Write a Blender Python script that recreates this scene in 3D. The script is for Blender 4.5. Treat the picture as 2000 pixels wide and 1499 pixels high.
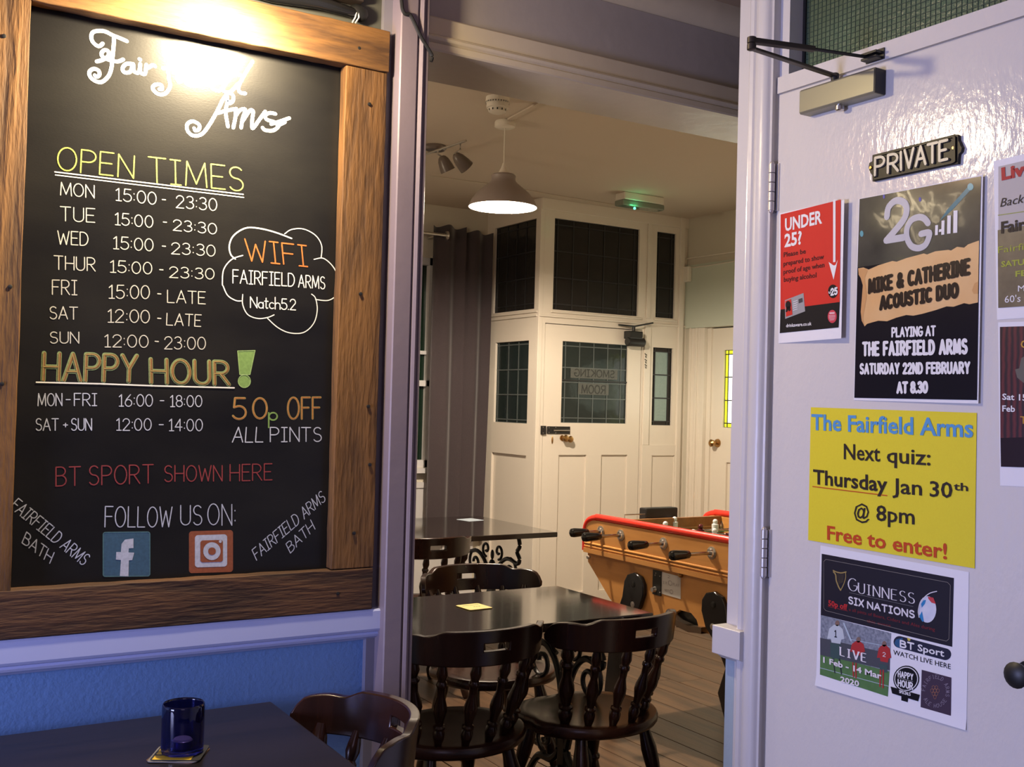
import bpy, math, random
from math import sin, cos, pi, radians, sqrt, atan2
from mathutils import Vector, Matrix
random.seed(7)
D = bpy.data; SC = bpy.context.scene
for o in list(D.objects): D.objects.remove(o)
COL = SC.collection

# ------------------------------------------------------------------ camera
F = 2087.6; CAM = Vector((0, 0, 1.45))
YAW, PITCH, ROLL = radians(31.5017), radians(1.1237), radians(1.5077)
fw = Vector((sin(YAW)*cos(PITCH), cos(YAW)*cos(PITCH), sin(PITCH)))
r0 = Vector((cos(YAW), -sin(YAW), 0)); u0 = r0.cross(fw)
rt = r0*cos(ROLL)+u0*sin(ROLL); up = u0*cos(ROLL)-r0*sin(ROLL)
cd = D.cameras.new('camera'); co = D.objects.new('camera', cd); COL.objects.link(co)
cd.sensor_width = 36; cd.lens = 36*F/2000; cd.clip_start = .02; cd.clip_end = 60
co.matrix_world = Matrix(((rt.x, up.x, -fw.x, CAM.x), (rt.y, up.y, -fw.y, CAM.y), (rt.z, up.z, -fw.z, CAM.z), (0, 0, 0, 1)))
SC.camera = co

# ------------------------------------------------------------------ world, lamps, exposure
SC.view_settings.view_transform = 'Standard'; SC.view_settings.look = 'None'
SC.view_settings.exposure = 0.0; SC.view_settings.gamma = 1.0; SC.view_settings.use_curve_mapping = False
w = D.worlds.new('world'); SC.world = w; w.use_nodes = True
w.node_tree.nodes['Background'].inputs[0].default_value = (.02, .022, .03, 1)
w.node_tree.nodes['Background'].inputs[1].default_value = .3

def light(name, kind, loc, energy, color, target=None, size=.1, size_y=None, spot=None, blend=.6):
    l = D.lights.new(name, kind); o = D.objects.new(name, l); COL.objects.link(o)
    l.energy = energy; l.color = color; o.location = loc
    if kind == 'AREA':
        l.size = size
        if size_y: l.shape = 'RECTANGLE'; l.size_y = size_y
    else: l.shadow_soft_size = size
    if kind == 'SPOT': l.spot_size = radians(spot); l.spot_blend = blend
    if target is not None:
        o.rotation_euler = (Vector(target)-Vector(loc)).to_track_quat('-Z', 'Y').to_euler()
    return o
WARM = (1, .80, .50)
light('board_lamp_light', 'SPOT', (.72, 2.20, 2.335), 115, WARM, (.60, 2.44, 2.08), .03, spot=135, blend=.9)
light('board_lamp_spill', 'POINT', (.72, 2.18, 2.335), 40, WARM, size=.035)
light('blue_left_fill', 'AREA', (-2.2, 1.35, 1.05), 92, (.50, .54, 1), (1.6, 1.9, .8), .8, .8)  # unseen blue fill, placed to light the door and graze the board
light('high_lilac_fill', 'AREA', (-.6, -1.4, 2.4), 9, (.80, .66, 1), (1.2, 2.0, 1.0), 1.2, 1.2)  # added weak lilac fill from behind the camera, no fitting there
light('pendant_bulb', 'POINT', (2.63, 4.42, 2.46), 260, (1, .83, .64), size=.03)
light('second_pendant_bulb', 'POINT', (.9, 4.6, 2.40), 26, (1, .80, .58), size=.06)
light('green_tint_fill', 'POINT', (4.75, 5.35, 1.6), 1.5, (.85, 1, .8), size=.2)  # no lamp stands here: added fill for the greenish tint near the sidelight

# ------------------------------------------------------------------ picture point -> real plane
def ray(x, y):
    return fw + rt*((x-1000)/F) - up*((y-749.5)/F)
def P(x, y, ax, v):
    d = ray(x, y); t = (v-CAM[ax])/d[ax]; return CAM + d*t

# ------------------------------------------------------------------ materials
MATS = {}
def mat(name, color, rough=.5, metal=0, noise=None, bump=None, spec=.5, coat=0, emit=None, estr=0, trans=0, scale=(1, 1, 1), sheen=0):
    """noise=(scale, amount, color2) mixes a second colour; bump=(scale, strength)"""
    if name in MATS: return MATS[name]
    m = D.materials.new(name); m.use_nodes = True; nt = m.node_tree; b = nt.nodes['Principled BSDF']
    b.inputs['Base Color'].default_value = (*color, 1); b.inputs['Roughness'].default_value = rough
    b.inputs['Metallic'].default_value = metal; b.inputs['Specular IOR Level'].default_value = spec
    b.inputs['Coat Weight'].default_value = coat; b.inputs['Transmission Weight'].default_value = trans
    b.inputs['Sheen Weight'].default_value = sheen
    if emit: b.inputs['Emission Color'].default_value = (*emit, 1); b.inputs['Emission Strength'].default_value = estr
    tc = nt.nodes.new('ShaderNodeTexCoord'); mp = nt.nodes.new('ShaderNodeMapping'); mp.inputs['Scale'].default_value = scale
    nt.links.new(tc.outputs['Object'], mp.inputs['Vector'])
    if noise:
        n = nt.nodes.new('ShaderNodeTexNoise'); n.inputs['Scale'].default_value = noise[0]; n.inputs['Detail'].default_value = 6
        nt.links.new(mp.outputs[0], n.inputs['Vector'])
        r = nt.nodes.new('ShaderNodeValToRGB'); r.color_ramp.elements[0].position = .5-noise[1]/2; r.color_ramp.elements[1].position = .5+noise[1]/2
        r.color_ramp.elements[0].color = (*color, 1); r.color_ramp.elements[1].color = (*noise[2], 1)
        nt.links.new(n.outputs['Fac'], r.inputs['Fac']); nt.links.new(r.outputs['Color'], b.inputs['Base Color'])
    if bump:
        n2 = nt.nodes.new('ShaderNodeTexNoise'); n2.inputs['Scale'].default_value = bump[0]; n2.inputs['Detail'].default_value = 4
        nt.links.new(mp.outputs[0], n2.inputs['Vector'])
        bp = nt.nodes.new('ShaderNodeBump'); bp.inputs['Strength'].default_value = bump[1]; bp.inputs['Distance'].default_value = .01
        nt.links.new(n2.outputs['Fac'], bp.inputs['Height']); nt.links.new(bp.outputs[0], b.inputs['Normal'])
    MATS[name] = m; return m
def wood(name, c1, c2, axis, rough=.6, ring=18, bump=.5, stretch=12, fine=60):
    """timber with grain running along axis 0/1/2 (object space), colour bands with soft distortion"""
    if name in MATS: return MATS[name]
    m = D.materials.new(name); m.use_nodes = True; nt = m.node_tree; b = nt.nodes['Principled BSDF']
    b.inputs['Roughness'].default_value = rough
    tc = nt.nodes.new('ShaderNodeTexCoord'); mp = nt.nodes.new('ShaderNodeMapping')
    s = [1, 1, 1]; s[axis] = 1/stretch; mp.inputs['Scale'].default_value = s
    oi = nt.nodes.new('ShaderNodeObjectInfo')
    ad = nt.nodes.new('ShaderNodeVectorMath'); ad.operation = 'ADD'
    ml = nt.nodes.new('ShaderNodeMath'); ml.operation = 'MULTIPLY'; ml.inputs[1].default_value = 20
    nt.links.new(oi.outputs['Random'], ml.inputs[0]); nt.links.new(tc.outputs['Object'], mp.inputs['Vector'])
    nt.links.new(mp.outputs[0], ad.inputs[0]); nt.links.new(ml.outputs[0], ad.inputs[1])
    n1 = nt.nodes.new('ShaderNodeTexNoise'); n1.inputs['Scale'].default_value = 3.0; n1.inputs['Detail'].default_value = 2
    nt.links.new(ad.outputs[0], n1.inputs['Vector'])
    k = nt.nodes.new('ShaderNodeMath'); k.operation = 'MULTIPLY'; k.inputs[1].default_value = ring
    nt.links.new(n1.outputs['Fac'], k.inputs[0])
    fr = nt.nodes.new('ShaderNodeMath'); fr.operation = 'PINGPONG'; fr.inputs[1].default_value = .5
    nt.links.new(k.outputs[0], fr.inputs[0])
    n2 = nt.nodes.new('ShaderNodeTexNoise'); n2.inputs['Scale'].default_value = fine; n2.inputs['Detail'].default_value = 5
    nt.links.new(ad.outputs[0], n2.inputs['Vector'])
    mx = nt.nodes.new('ShaderNodeMath'); mx.operation = 'MULTIPLY_ADD'; mx.inputs[1].default_value = 1.1
    nt.links.new(fr.outputs[0], mx.inputs[0])
    m3 = nt.nodes.new('ShaderNodeMath'); m3.operation = 'MULTIPLY'; m3.inputs[1].default_value = .95
    nt.links.new(n2.outputs['Fac'], m3.inputs[0]); nt.links.new(m3.outputs[0], mx.inputs[2])
    r = nt.nodes.new('ShaderNodeValToRGB'); r.color_ramp.elements[0].position = .38; r.color_ramp.elements[1].position = .95
    r.color_ramp.elements[0].color = (*c2, 1); r.color_ramp.elements[1].color = (*c1, 1)
    nt.links.new(mx.outputs[0], r.inputs['Fac']); nt.links.new(r.outputs[0], b.inputs['Base Color'])
    bp = nt.nodes.new('ShaderNodeBump'); bp.inputs['Strength'].default_value = bump; bp.inputs['Distance'].default_value = .004
    nt.links.new(mx.outputs[0], bp.inputs['Height']); nt.links.new(bp.outputs[0], b.inputs['Normal'])
    MATS[name] = m; return m

M_door = mat('gloss_white_door_paint', (.68, .65, .62), .15, bump=(70, .14), scale=(1, 1, .45))
M_trim = mat('white_trim_paint', (.62, .60, .60), .32, bump=(30, .08))
M_post = mat('lavender_grey_post_paint', (.21, .17, .20), .45, bump=(25, .1))
M_cream = mat('cream_gloss_paint', (.75, .68, .585), .28, bump=(18, .07))
M_beam = mat('cream_beam_paint', (.55, .47, .36), .25, bump=(14, .15))
M_ceil = mat('cream_ceiling_plaster', (.60, .51, .41), .8, bump=(8, .06))
M_wallback = mat('pale_plaster', (.60, .55, .45), .7, bump=(10, .06))
M_blue = mat('blue_grey_wall_paint', (.13, .25, .50), .55, bump=(110, .18))
M_bluerail = mat('pale_blue_rail_paint', (.44, .49, .76), .4)
M_bluegrey = mat('blue_grey_lower_wall', (.36, .45, .52), .55, bump=(50, .2))
M_mauve = mat('mauve_grey_wall_paint', (.36, .32, .31), .6, bump=(20, .1))
M_brownceil = mat('tan_ceiling_paint', (.30, .22, .16), .8)
M_black = mat('matt_black', (.012, .012, .012), .45)
M_gblack = mat('gloss_black', (.01, .01, .011), .15)
M_chrome = mat('worn_steel', (.62, .60, .58), .28, 1)
M_silver = mat('silver_paint', (.27, .26, .19), .38, .35)
M_hinge = mat('painted_hinge_steel', (.55, .52, .52), .38, .6)
M_brass = mat('old_brass', (.42, .24, .09), .32, 1)
M_chair = wood('dark_mahogany', (.030, .0105, .0065), (.014, .005, .0035), 2, .24, 6, .05, 6)
M_seat = wood('dark_mahogany_seat', (.042, .015, .009), (.02, .007, .005), 0, .27, 6, .05, 6)
M_table = wood('dark_table_stain', (.016, .011, .009), (.010, .007, .006), 0, .13, 7, .02, 10)
for n_ in M_table.node_tree.nodes:
    if n_.type == 'BSDF_PRINCIPLED': n_.inputs['Coat Weight'].default_value = .6; n_.inputs['Coat Roughness'].default_value = .07; n_.inputs['Coat IOR'].default_value = 1.45
M_table1 = wood('dark_front_table_stain', (.013, .009, .008), (.008, .006, .005), 0, .33, 7, .02, 10)
M_iron = mat('black_cast_iron', (.012, .012, .013), .42, .2)
M_f = wood('rough_sawn_plank_horizontal', (.155, .070, .017), (.055, .023, .006), 0, .75, 13, 1.0, 8, 120)
M_fv = wood('rough_sawn_plank_vertical', (.155, .070, .017), (.055, .023, .006), 2, .75, 13, 1.0, 8, 120)
M_fd = wood('stained_sawn_plank', (.085, .036, .014), (.030, .013, .006), 0, .75, 13, 1.0, 8, 120)
M_floor = wood('worn_floorboard', (.115, .062, .030), (.050, .026, .013), 1, .42, 10, .2, 14)
M_board = mat('chalkboard_black', (.0042, .0042, .0055), .33, spec=.3, noise=(3.2, .5, (.012, .0115, .011)), bump=(160, .02), scale=(1, 1, 2.2))
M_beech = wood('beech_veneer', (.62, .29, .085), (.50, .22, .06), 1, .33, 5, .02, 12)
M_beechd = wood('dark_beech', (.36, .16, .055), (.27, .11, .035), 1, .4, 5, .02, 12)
M_red = mat('red_rubber_rail', (.72, .035, .02), .35)
M_curtain = mat('plum_grey_curtain', (.034, .024, .028), .9, noise=(260, .6, (.050, .036, .040)), sheen=.3)
M_dglass = mat('dark_leaded_glass', (.020, .018, .017), .14, bump=(24, .12), spec=.35)
M_gglass = mat('dark_green_leaded_glass', (.014, .022, .022), .10, bump=(22, .10), spec=.35)
M_sglass = mat('grey_green_obscured_glass', (.20, .26, .22), .2, bump=(60, .5), emit=(.45, .60, .52), estr=.10)  # faint emission stands in for light coming through from behind
M_lead = mat('lead_came', (.035, .034, .036), .5, .4)
M_leadl = mat('pale_lead_came', (.13, .15, .15), .5, .4)
M_bglass = mat('dark_blue_candle_glass', (.05, .06, .30), .04, trans=.96, spec=.5)
M_paper = mat('white_paper', (.80, .80, .84), .55)
M_white = mat('white_plastic', (.78, .72, .62), .45)
M_shade = mat('grey_enamel_shade', (.30, .25, .23), .42)
M_shadein = mat('glowing_white_enamel', (.92, .88, .80), .5, emit=(1, .88, .7), estr=6)  # emission adds the bulb's light on the lining, the enamel itself is plain white
M_ghost = mat('frosted_spot_glass', (.14, .11, .09), .35)

# ------------------------------------------------------------------ mesh building
class MB:
    def __init__(s): s.v = []; s.f = []; s.mi = []; s.cur = 0
    def add(s, vs, fs):
        n = len(s.v); s.v += [tuple(p) for p in vs]; s.f += [tuple(i+n for i in f) for f in fs]; s.mi += [s.cur]*len(fs); return s
    def box(s, a, b):
        x0, y0, z0 = (min(a[i], b[i]) for i in range(3)); x1, y1, z1 = (max(a[i], b[i]) for i in range(3))
        return s.add([(x0,y0,z0),(x1,y0,z0),(x1,y1,z0),(x0,y1,z0),(x0,y0,z1),(x1,y0,z1),(x1,y1,z1),(x0,y1,z1)],
                     [(0,3,2,1),(4,5,6,7),(0,1,5,4),(1,2,6,5),(2,3,7,6),(3,0,4,7)])
    def tube(s, pts, r, n=8, cap=True, flat=None):
        pts = [Vector(p) for p in pts]; rs = r if isinstance(r, (list, tuple)) else [r]*len(pts)
        ref = Vector((0, 0, 1)) if abs((pts[-1]-pts[0]).normalized().z) < .9 else Vector((1, 0, 0))
        vs = []; N = len(pts)
        for i, p in enumerate(pts):
            t = (pts[min(i+1, N-1)]-pts[max(i-1, 0)])
            if t.length < 1e-9: t = Vector((0, 0, 1))
            t.normalize(); a = t.cross(ref)
            if a.length < 1e-4: a = t.cross(Vector((0, 1, 0)))
            a.normalize(); b = a.cross(t)
            for k in range(n):
                th = 2*pi*k/n; vs.append(p+(a*cos(th)+b*sin(th))*rs[i])
        fs = [(i*n+k, i*n+(k+1) % n, (i+1)*n+(k+1) % n, (i+1)*n+k) for i in range(N-1) for k in range(n)]
        if cap: fs += [tuple(range(n))[::-1], tuple((N-1)*n+k for k in range(n))]
        return s.add(vs, fs)
    def lathe(s, p0, p1, prof, n=16, cap=True):
        """profile of (t, r) along the line p0->p1"""
        p0 = Vector(p0); p1 = Vector(p1)
        ax = (p1-p0).normalized(); ref = Vector((0, 0, 1)) if abs(ax.z) < .9 else Vector((1, 0, 0))
        a = ax.cross(ref).normalized(); b = ax.cross(a); vs = []
        for t, r in prof:
            c = p0.lerp(p1, t)
            vs += [c+(a*cos(2*pi*k/n)+b*sin(2*pi*k/n))*r for k in range(n)]
        N = len(prof); fs = [(i*n+k, (i+1)*n+k, (i+1)*n+(k+1) % n, i*n+(k+1) % n) for i in range(N-1) for k in range(n)]
        if cap: fs += [tuple(range(n)), tuple((N-1)*n+k for k in range(n))[::-1]]
        return s.add(vs, fs)
    def prism(s, poly, ax, a, b):
        """polygon (two other axes in order) extruded along ax from a to b"""
        def mk(u, v, w): return {0: (w, u, v), 1: (u, w, v), 2: (u, v, w)}[ax]
        n = len(poly); vs = [mk(u, v, a) for u, v in poly]+[mk(u, v, b) for u, v in poly]
        return s.add(vs, [tuple(range(n))[::-1], tuple(range(n, 2*n))]+[(i, (i+1) % n, n+(i+1) % n, n+i) for i in range(n)])
    def ball(s, c, r, n=12, m=8, sc=(1, 1, 1)):
        vs = [(c[0], c[1], c[2]-r*sc[2])]
        for j in range(1, m):
            ph = -pi/2+pi*j/m
            vs += [(c[0]+r*sc[0]*cos(ph)*cos(2*pi*k/n), c[1]+r*sc[1]*cos(ph)*sin(2*pi*k/n), c[2]+r*sc[2]*sin(ph)) for k in range(n)]
        vs.append((c[0], c[1], c[2]+r*sc[2])); L = len(vs)-1
        fs = [(0, 1+(k+1) % n, 1+k) for k in range(n)]
        for j in range(m-2):
            fs += [(1+j*n+k, 1+j*n+(k+1) % n, 1+(j+1)*n+(k+1) % n, 1+(j+1)*n+k) for k in range(n)]
        fs += [(L, 1+(m-2)*n+k, 1+(m-2)*n+(k+1) % n) for k in range(n)]
        return s.add(vs, fs)
    def build(s, name, m, parent=None, smooth=True, bevel=0, segs=2, recalc=True):
        me = D.meshes.new(name); off = Vector((0, 0, 0))
        me.from_pydata(s.v, [], s.f)
        for mm in (m if isinstance(m, (list, tuple)) else [m]): me.materials.append(mm)
        if isinstance(m, (list, tuple)):
            for p, i in zip(me.polygons, s.mi): p.material_index = i
        if recalc:
            import bmesh
            bm = bmesh.new(); bm.from_mesh(me); bmesh.ops.recalc_face_normals(bm, faces=bm.faces); bm.to_mesh(me); bm.free()
        if smooth:
            for p in me.polygons: p.use_smooth = True
            me.set_sharp_from_angle(angle=radians(38))
        o = D.objects.new(name, me); COL.objects.link(o)
        if parent: o.parent = parent
        if bevel:
            bv = o.modifiers.new('bevel', 'BEVEL'); bv.width = bevel; bv.segments = segs; bv.limit_method = 'ANGLE'; bv.angle_limit = radians(40)
        return o
def tag(o, label=None, cat=None, group=None, kind=None):
    if label: o['label'] = label
    if cat: o['category'] = cat
    if group: o['group'] = group
    if kind: o['kind'] = kind
    return o
def empty(name, loc, label=None, cat=None, rz=0, group=None, kind=None):
    o = D.objects.new(name, None); COL.objects.link(o); o.location = loc; o.rotation_euler = (0, 0, rz); o.empty_display_size = .05
    return tag(o, label, cat, group, kind)
def empty0(name, base, label=None, cat=None, group=None, kind=None):
    """thing whose parts are authored in world coordinates: empty at base, parts offset by the inverse"""
    return empty(name, base, label, cat, 0, group, kind)
def fix(root):
    bpy.context.view_layer.update()
    inv = Matrix.Translation(-root.location)
    for c in root.children: c.matrix_parent_inverse = inv
def copy_tree(o, parent=None):
    c = o.copy(); COL.objects.link(c); c.parent = parent
    if parent: c.matrix_parent_inverse = o.matrix_parent_inverse.copy()
    for ch in list(o.children): copy_tree(ch, c)
    return c
def sbox(name, a, b, m, parent=None, kind=None, bevel=0):
    o = MB().box(a, b).build(name, m, parent, smooth=False, bevel=bevel)
    return tag(o, kind=kind)
def crom(pts, n=6, closed=False):
    pts = [tuple(p) for p in pts]
    if len(pts) < 3: return pts
    out = []; N = len(pts)
    for i in range(N-1):
        p0 = pts[max(i-1, 0)]; p1 = pts[i]; p2 = pts[i+1]; p3 = pts[min(i+2, N-1)]
        for k in range(n):
            t = k/n
            out.append(tuple(.5*((2*b)+(-a+c)*t+(2*a-5*b+4*c-d)*t*t+(-a+3*b-3*c+d)*t**3) for a, b, c, d in zip(p0, p1, p2, p3)))
    out.append(pts[-1]); return out

# ------------------------------------------------------------------ lettering
class Plane:
    def __init__(s, ax, v, lift=None): s.ax = ax; s.v = v; s.lift = lift
    def px(s, x, y):                       # picture point -> (s,t) on the real plane
        p = P(x, y, s.ax, s.v); return Vector((-p.y if s.ax == 0 else p.x, p.z))
    def to3(s, q, off=0):
        o = off+(s.lift(q[0], q[1]) if s.lift else 0)
        return (s.v-o, -q[0], q[1]) if s.ax == 0 else (q[0], s.v-o, q[1])
BOARD = Plane(1, 2.44); DOOR = Plane(0, 1.85)
def arc(cx, cy, rx, ry, a0, a1, n=10):
    return [(cx+rx*cos(radians(a0+(a1-a0)*i/n)), cy+ry*sin(radians(a0+(a1-a0)*i/n))) for i in range(n+1)]
G = {
 'A': (.66, [[(0,0),(.33,1),(.66,0)],[(.11,.34),(.55,.34)]]), 'B': (.56, [[(0,0),(0,1),(.25,1)]+arc(.25,.77,.25,.23,90,-90)+[(0,.54)],[(.25,.54)]+arc(.28,.27,.28,.27,90,-90)+[(0,0)]]),
 'C': (.6, [arc(.33,.5,.33,.5,50,310,16)]), 'D': (.6, [[(0,0),(0,1),(.2,1)]+arc(.2,.5,.4,.5,90,-90,14)+[(0,0)]]),
 'E': (.5, [[(.5,1),(0,1),(0,0),(.5,0)],[(0,.52),(.42,.52)]]), 'F': (.5, [[(.5,1),(0,1),(0,0)],[(0,.52),(.42,.52)]]),
 'G': (.66, [arc(.34,.5,.34,.5,50,330,16)+[(.66,.45),(.38,.45)]]), 'H': (.6, [[(0,0),(0,1)],[(.6,0),(.6,1)],[(0,.5),(.6,.5)]]),
 'I': (.36, [[(.18,0),(.18,1)],[(0,1),(.36,1)],[(0,0),(.36,0)]]), 'i_': (.04, [[(.02,0),(.02,1)]]), 'J': (.4, [[(.4,1),(.4,.25)]+arc(.2,.22,.2,.22,0,-160,8)]),
 'K': (.56, [[(0,0),(0,1)],[(.54,1),(0,.42)],[(.14,.56),(.56,0)]]), 'L': (.48, [[(0,1),(0,0),(.48,0)]]),
 'M': (.76, [[(0,0),(.06,1),(.38,.1),(.7,1),(.76,0)]]), 'N': (.6, [[(0,0),(0,1),(.6,0),(.6,1)]]),
 'O': (.68, [arc(.34,.5,.34,.5,90,450,22)]), 'P': (.54, [[(0,0),(0,1),(.26,1)]+arc(.26,.74,.28,.26,90,-90)+[(0,.48)]]),
 'Q': (.68, [arc(.34,.5,.34,.5,90,450,22),[(.4,.25),(.68,-.03)]]), 'R': (.58, [[(0,0),(0,1),(.26,1)]+arc(.26,.74,.28,.26,90,-90)+[(0,.48)],[(.24,.48),(.58,0)]]),
 'S': (.52, [arc(.27,.76,.24,.24,35,270,12)[:-1]+arc(.26,.26,.26,.26,90,-150,14)]), 'T': (.6, [[(.3,0),(.3,1)],[(0,1),(.6,1)]]),
 'U': (.58, [[(0,1),(0,.28)]+arc(.29,.29,.29,.29,180,360,12)+[(.58,1)]]), 'V': (.6, [[(0,1),(.3,0),(.6,1)]]),
 'W': (.84, [[(0,1),(.2,0),(.42,.8),(.64,0),(.84,1)]]), 'X': (.58, [[(0,0),(.58,1)],[(0,1),(.58,0)]]), 'Y': (.6, [[(0,1),(.3,.5),(.6,1)],[(.3,.5),(.3,0)]]), 'Z': (.56, [[(0,1),(.56,1),(0,0),(.56,0)]]),
 '0': (.56, [arc(.28,.5,.28,.5,90,450,22)]), '1': (.3, [[(.0,.82),(.18,1),(.18,0)],[(.0,0),(.34,0)]]), '2': (.52, [arc(.26,.72,.25,.28,170,-20,12)+[(.0,0),(.52,0)]]),
 '3': (.52, [arc(.25,.76,.23,.24,150,-90,12)+arc(.25,.27,.27,.27,90,-150,12)]), '4': (.56, [[(.4,0),(.4,1),(0,.32),(.56,.32)]]), '5': (.52, [[(.48,1),(.08,1),(.04,.56)]+arc(.24,.31,.28,.31,120,-150,14)]),
 '6': (.52, [[(.42,1),(.1,.6)]+arc(.26,.29,.26,.29,150,-210,18)]), '8': (.52, [arc(.26,.76,.22,.24,90,450,16),arc(.26,.27,.26,.27,90,450,16)]),
 ':': (.06, [[(.03,.2),(.03,.23)],[(.03,.68),(.03,.71)]]), '.': (.06, [[(.03,0),(.03,.03)]]), '-': (.3, [[(0,.45),(.3,.45)]]), '+': (.3, [[(0,.45),(.3,.45)],[(.15,.3),(.15,.6)]]),
 '&': (.66, [[(.64,0),(.16,.7)]+arc(.3,.82,.15,.17,210,-30,10)+[(.06,.36)]+arc(.25,.24,.24,.24,150,300,8)+[(.62,.42)]]), '!': (.08, [[(.04,.3),(.04,1)],[(.04,0),(.04,.03)]]),
 'a': (.46, [arc(.23,.27,.23,.27,40,400,16),[(.45,.55),(.45,0)]]), 't': (.32, [[(.14,.95),(.14,.1),(.2,0),(.3,.04)],[(0,.66),(.32,.66)]]), 'c': (.42, [arc(.24,.28,.24,.28,50,310,12)]),
 'h': (.44, [[(0,0),(0,1.1)],[(0,.4)]+arc(.22,.36,.22,.22,160,0,8)+[(.44,0)]]), 'p': (.44, [[(0,-.55),(0,.55)],arc(.22,.28,.22,.28,180,-180,16)]),
 '|': (.04, [[(.02,0),(.02,1)]]),
 'u': (.4, [[(0,.6),(0,.2)]+arc(.2,.2,.2,.2,180,360,8)+[(.4,.6)]]),
}
GAP = .17
def layout(text, gap=GAP, space=.42, narrow=1.0):
    x = 0; out = []
    for ch in text:
        if ch == ' ': x += space; continue
        wd, ps = G[ch]
        for p in ps: out.append([(x+px*narrow, py) for px, py in p])
        x += wd*narrow+gap
    return out, x-gap
def ribbon(mb, pl, pts, wd, off, pen=None, depth=0, jitter=0):
    """flat stroke of width wd (m) along 2D plane points; pen=(thin,) makes thin horizontals; depth raises it"""
    pts = [Vector(p) for p in pts]
    q = [pts[0]]
    for p in pts[1:]:
        if (p-q[-1]).length > 1e-5: q.append(p)
    if len(q) < 2: q.append(q[0]+Vector((wd*.2, 0)))
    r = wd/2
    def nx():                                  # overlapping pieces sit a few microns apart
        mb.k = getattr(mb, 'k', 0)+1; return off+((mb.k*7) % 61)*4e-6
    for a, b in zip(q, q[1:]):
        o_ = nx()
        d = (b-a).normalized(); n = Vector((-d.y, d.x)); rr = r
        if pen is not None: rr = r*(pen+(1-pen)*abs(d.y)**1.5)
        c = [a-n*rr, b-n*rr, b+n*rr, a+n*rr]
        if depth:
            mb.add([pl.to3(k, o_+depth) for k in c]+[pl.to3(k, off) for k in c], [(0,1,2,3),(0,4,5,1),(1,5,6,2),(2,6,7,3),(3,7,4,0)])
        else: mb.add([pl.to3(k, o_) for k in c], [(0,1,2,3)])
    if pen is None:
        for k in q:
            o_ = nx(); c = [k+Vector((cos(2*pi*i/8), sin(2*pi*i/8)))*r for i in range(8)]
            if depth: mb.add([pl.to3(v, o_+depth) for v in c]+[pl.to3(v, off) for v in c], [tuple(range(8))]+[(i,i+8,(i+1)%8+8,(i+1)%8) for i in range(8)])
            else: mb.add([pl.to3(v, o_) for v in c], [tuple(range(8))])
def strokes(mb, pl, text, bl, br, tl, wd, off=.0006, pen=None, gap=GAP, space=.42, depth=0, jit=.0, serif=0, narrow=1.0):
    if hasattr(mb, 'marks'): mb.marks.append(len(mb.f))
    BLp, BRp, TLp = pl.px(*bl), pl.px(*br), pl.px(*tl)
    ps, W = layout(text, gap, space, narrow); ex = (BRp-BLp)/W; ey = (TLp-BLp)
    for p in ps:
        jx = random.uniform(-jit, jit); jy = random.uniform(-jit, jit)
        q = [BLp+ex*(a+jx)+ey*(b+jy) for a, b in p]
        ribbon(mb, pl, q, wd, off, pen, depth)
        if serif:
            for e, d in ((p[0], p[1] if len(p) > 1 else p[0]), (p[-1], p[-2])):
                if abs(e[1]-d[1]) > abs(e[0]-d[0])*.6 and (e[1] < .04 or e[1] > .96):
                    c = BLp+ex*e[0]+ey*e[1]; dx = ex.normalized()*serif
                    ribbon(mb, pl, [c-dx, c+dx], wd*.35, off, None, depth)
BF = None
def ftext(mb, pl, text, bl, br, tl, off=.0006, bold=0.0, shear=0, res=2):
    """built-in face, mapped so that the baseline runs bl->br and capital height is bl->tl"""
    if hasattr(mb, 'marks'): mb.marks.append(len(mb.f))
    global BF
    def mesh_of(t):
        c = D.curves.new('t', 'FONT'); c.body = t; c.size = 1; c.offset = bold; c.resolution_u = res; c.shear = shear; c.fill_mode = 'BOTH'
        o = D.objects.new('t', c); COL.objects.link(o); bpy.context.view_layer.update()
        me = o.evaluated_get(bpy.context.evaluated_depsgraph_get()).to_mesh()
        vs = [tuple(v.co) for v in me.vertices]; fs = [tuple(p.vertices) for p in me.polygons]
        D.objects.remove(o); D.curves.remove(c); return vs, fs
    if BF is None: BF = max(v[1] for v in mesh_of('H')[0])
    vs, fs = mesh_of(text); x0 = min(v[0] for v in vs); x1 = max(v[0] for v in vs)
    BLp, BRp, TLp = pl.px(*bl), pl.px(*br), pl.px(*tl); ex = (BRp-BLp)/(x1-x0); ey = (TLp-BLp)/BF
    mb.add([pl.to3(BLp+ex*(v[0]-x0)+ey*v[1], off) for v in vs], fs)
def quad(mb, pl, c, off=.0003, n=8):
    """picture corners TL,TR,BR,BL -> gridded sheet"""
    a, b, cc, d = [pl.px(*k) for k in c]; vs = []
    for j in range(n+1):
        for i in range(n+1):
            u = i/n; v = j/n; vs.append(pl.to3((a*(1-u)+b*u)*(1-v)+(d*(1-u)+cc*u)*v, off))
    mb.add(vs, [(j*(n+1)+i, j*(n+1)+i+1, (j+1)*(n+1)+i+1, (j+1)*(n+1)+i) for j in range(n) for i in range(n)])
def poly(mb, pl, pts, off=.0005):
    if hasattr(mb, 'marks'): mb.marks.append(len(mb.f))
    mb.add([pl.to3(pl.px(*p), off) for p in pts], [tuple(range(len(pts)))])
def ell(mb, pl, c, rx, ry, off=.0006, n=24, rot=0):
    poly(mb, pl, [(c[0]+rx*cos(2*pi*i/n)*cos(rot)-ry*sin(2*pi*i/n)*sin(rot), c[1]+ry*sin(2*pi*i/n)*cos(rot)+rx*cos(2*pi*i/n)*sin(rot)) for i in range(n)], off)
def lines(mb, pl, pts, wd, off=.0006, smooth=0, depth=0):
    q = [tuple(pl.px(*p)) for p in pts]
    if smooth: q = crom(q, smooth)
    ribbon(mb, pl, q, wd, off, depth=depth)

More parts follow.
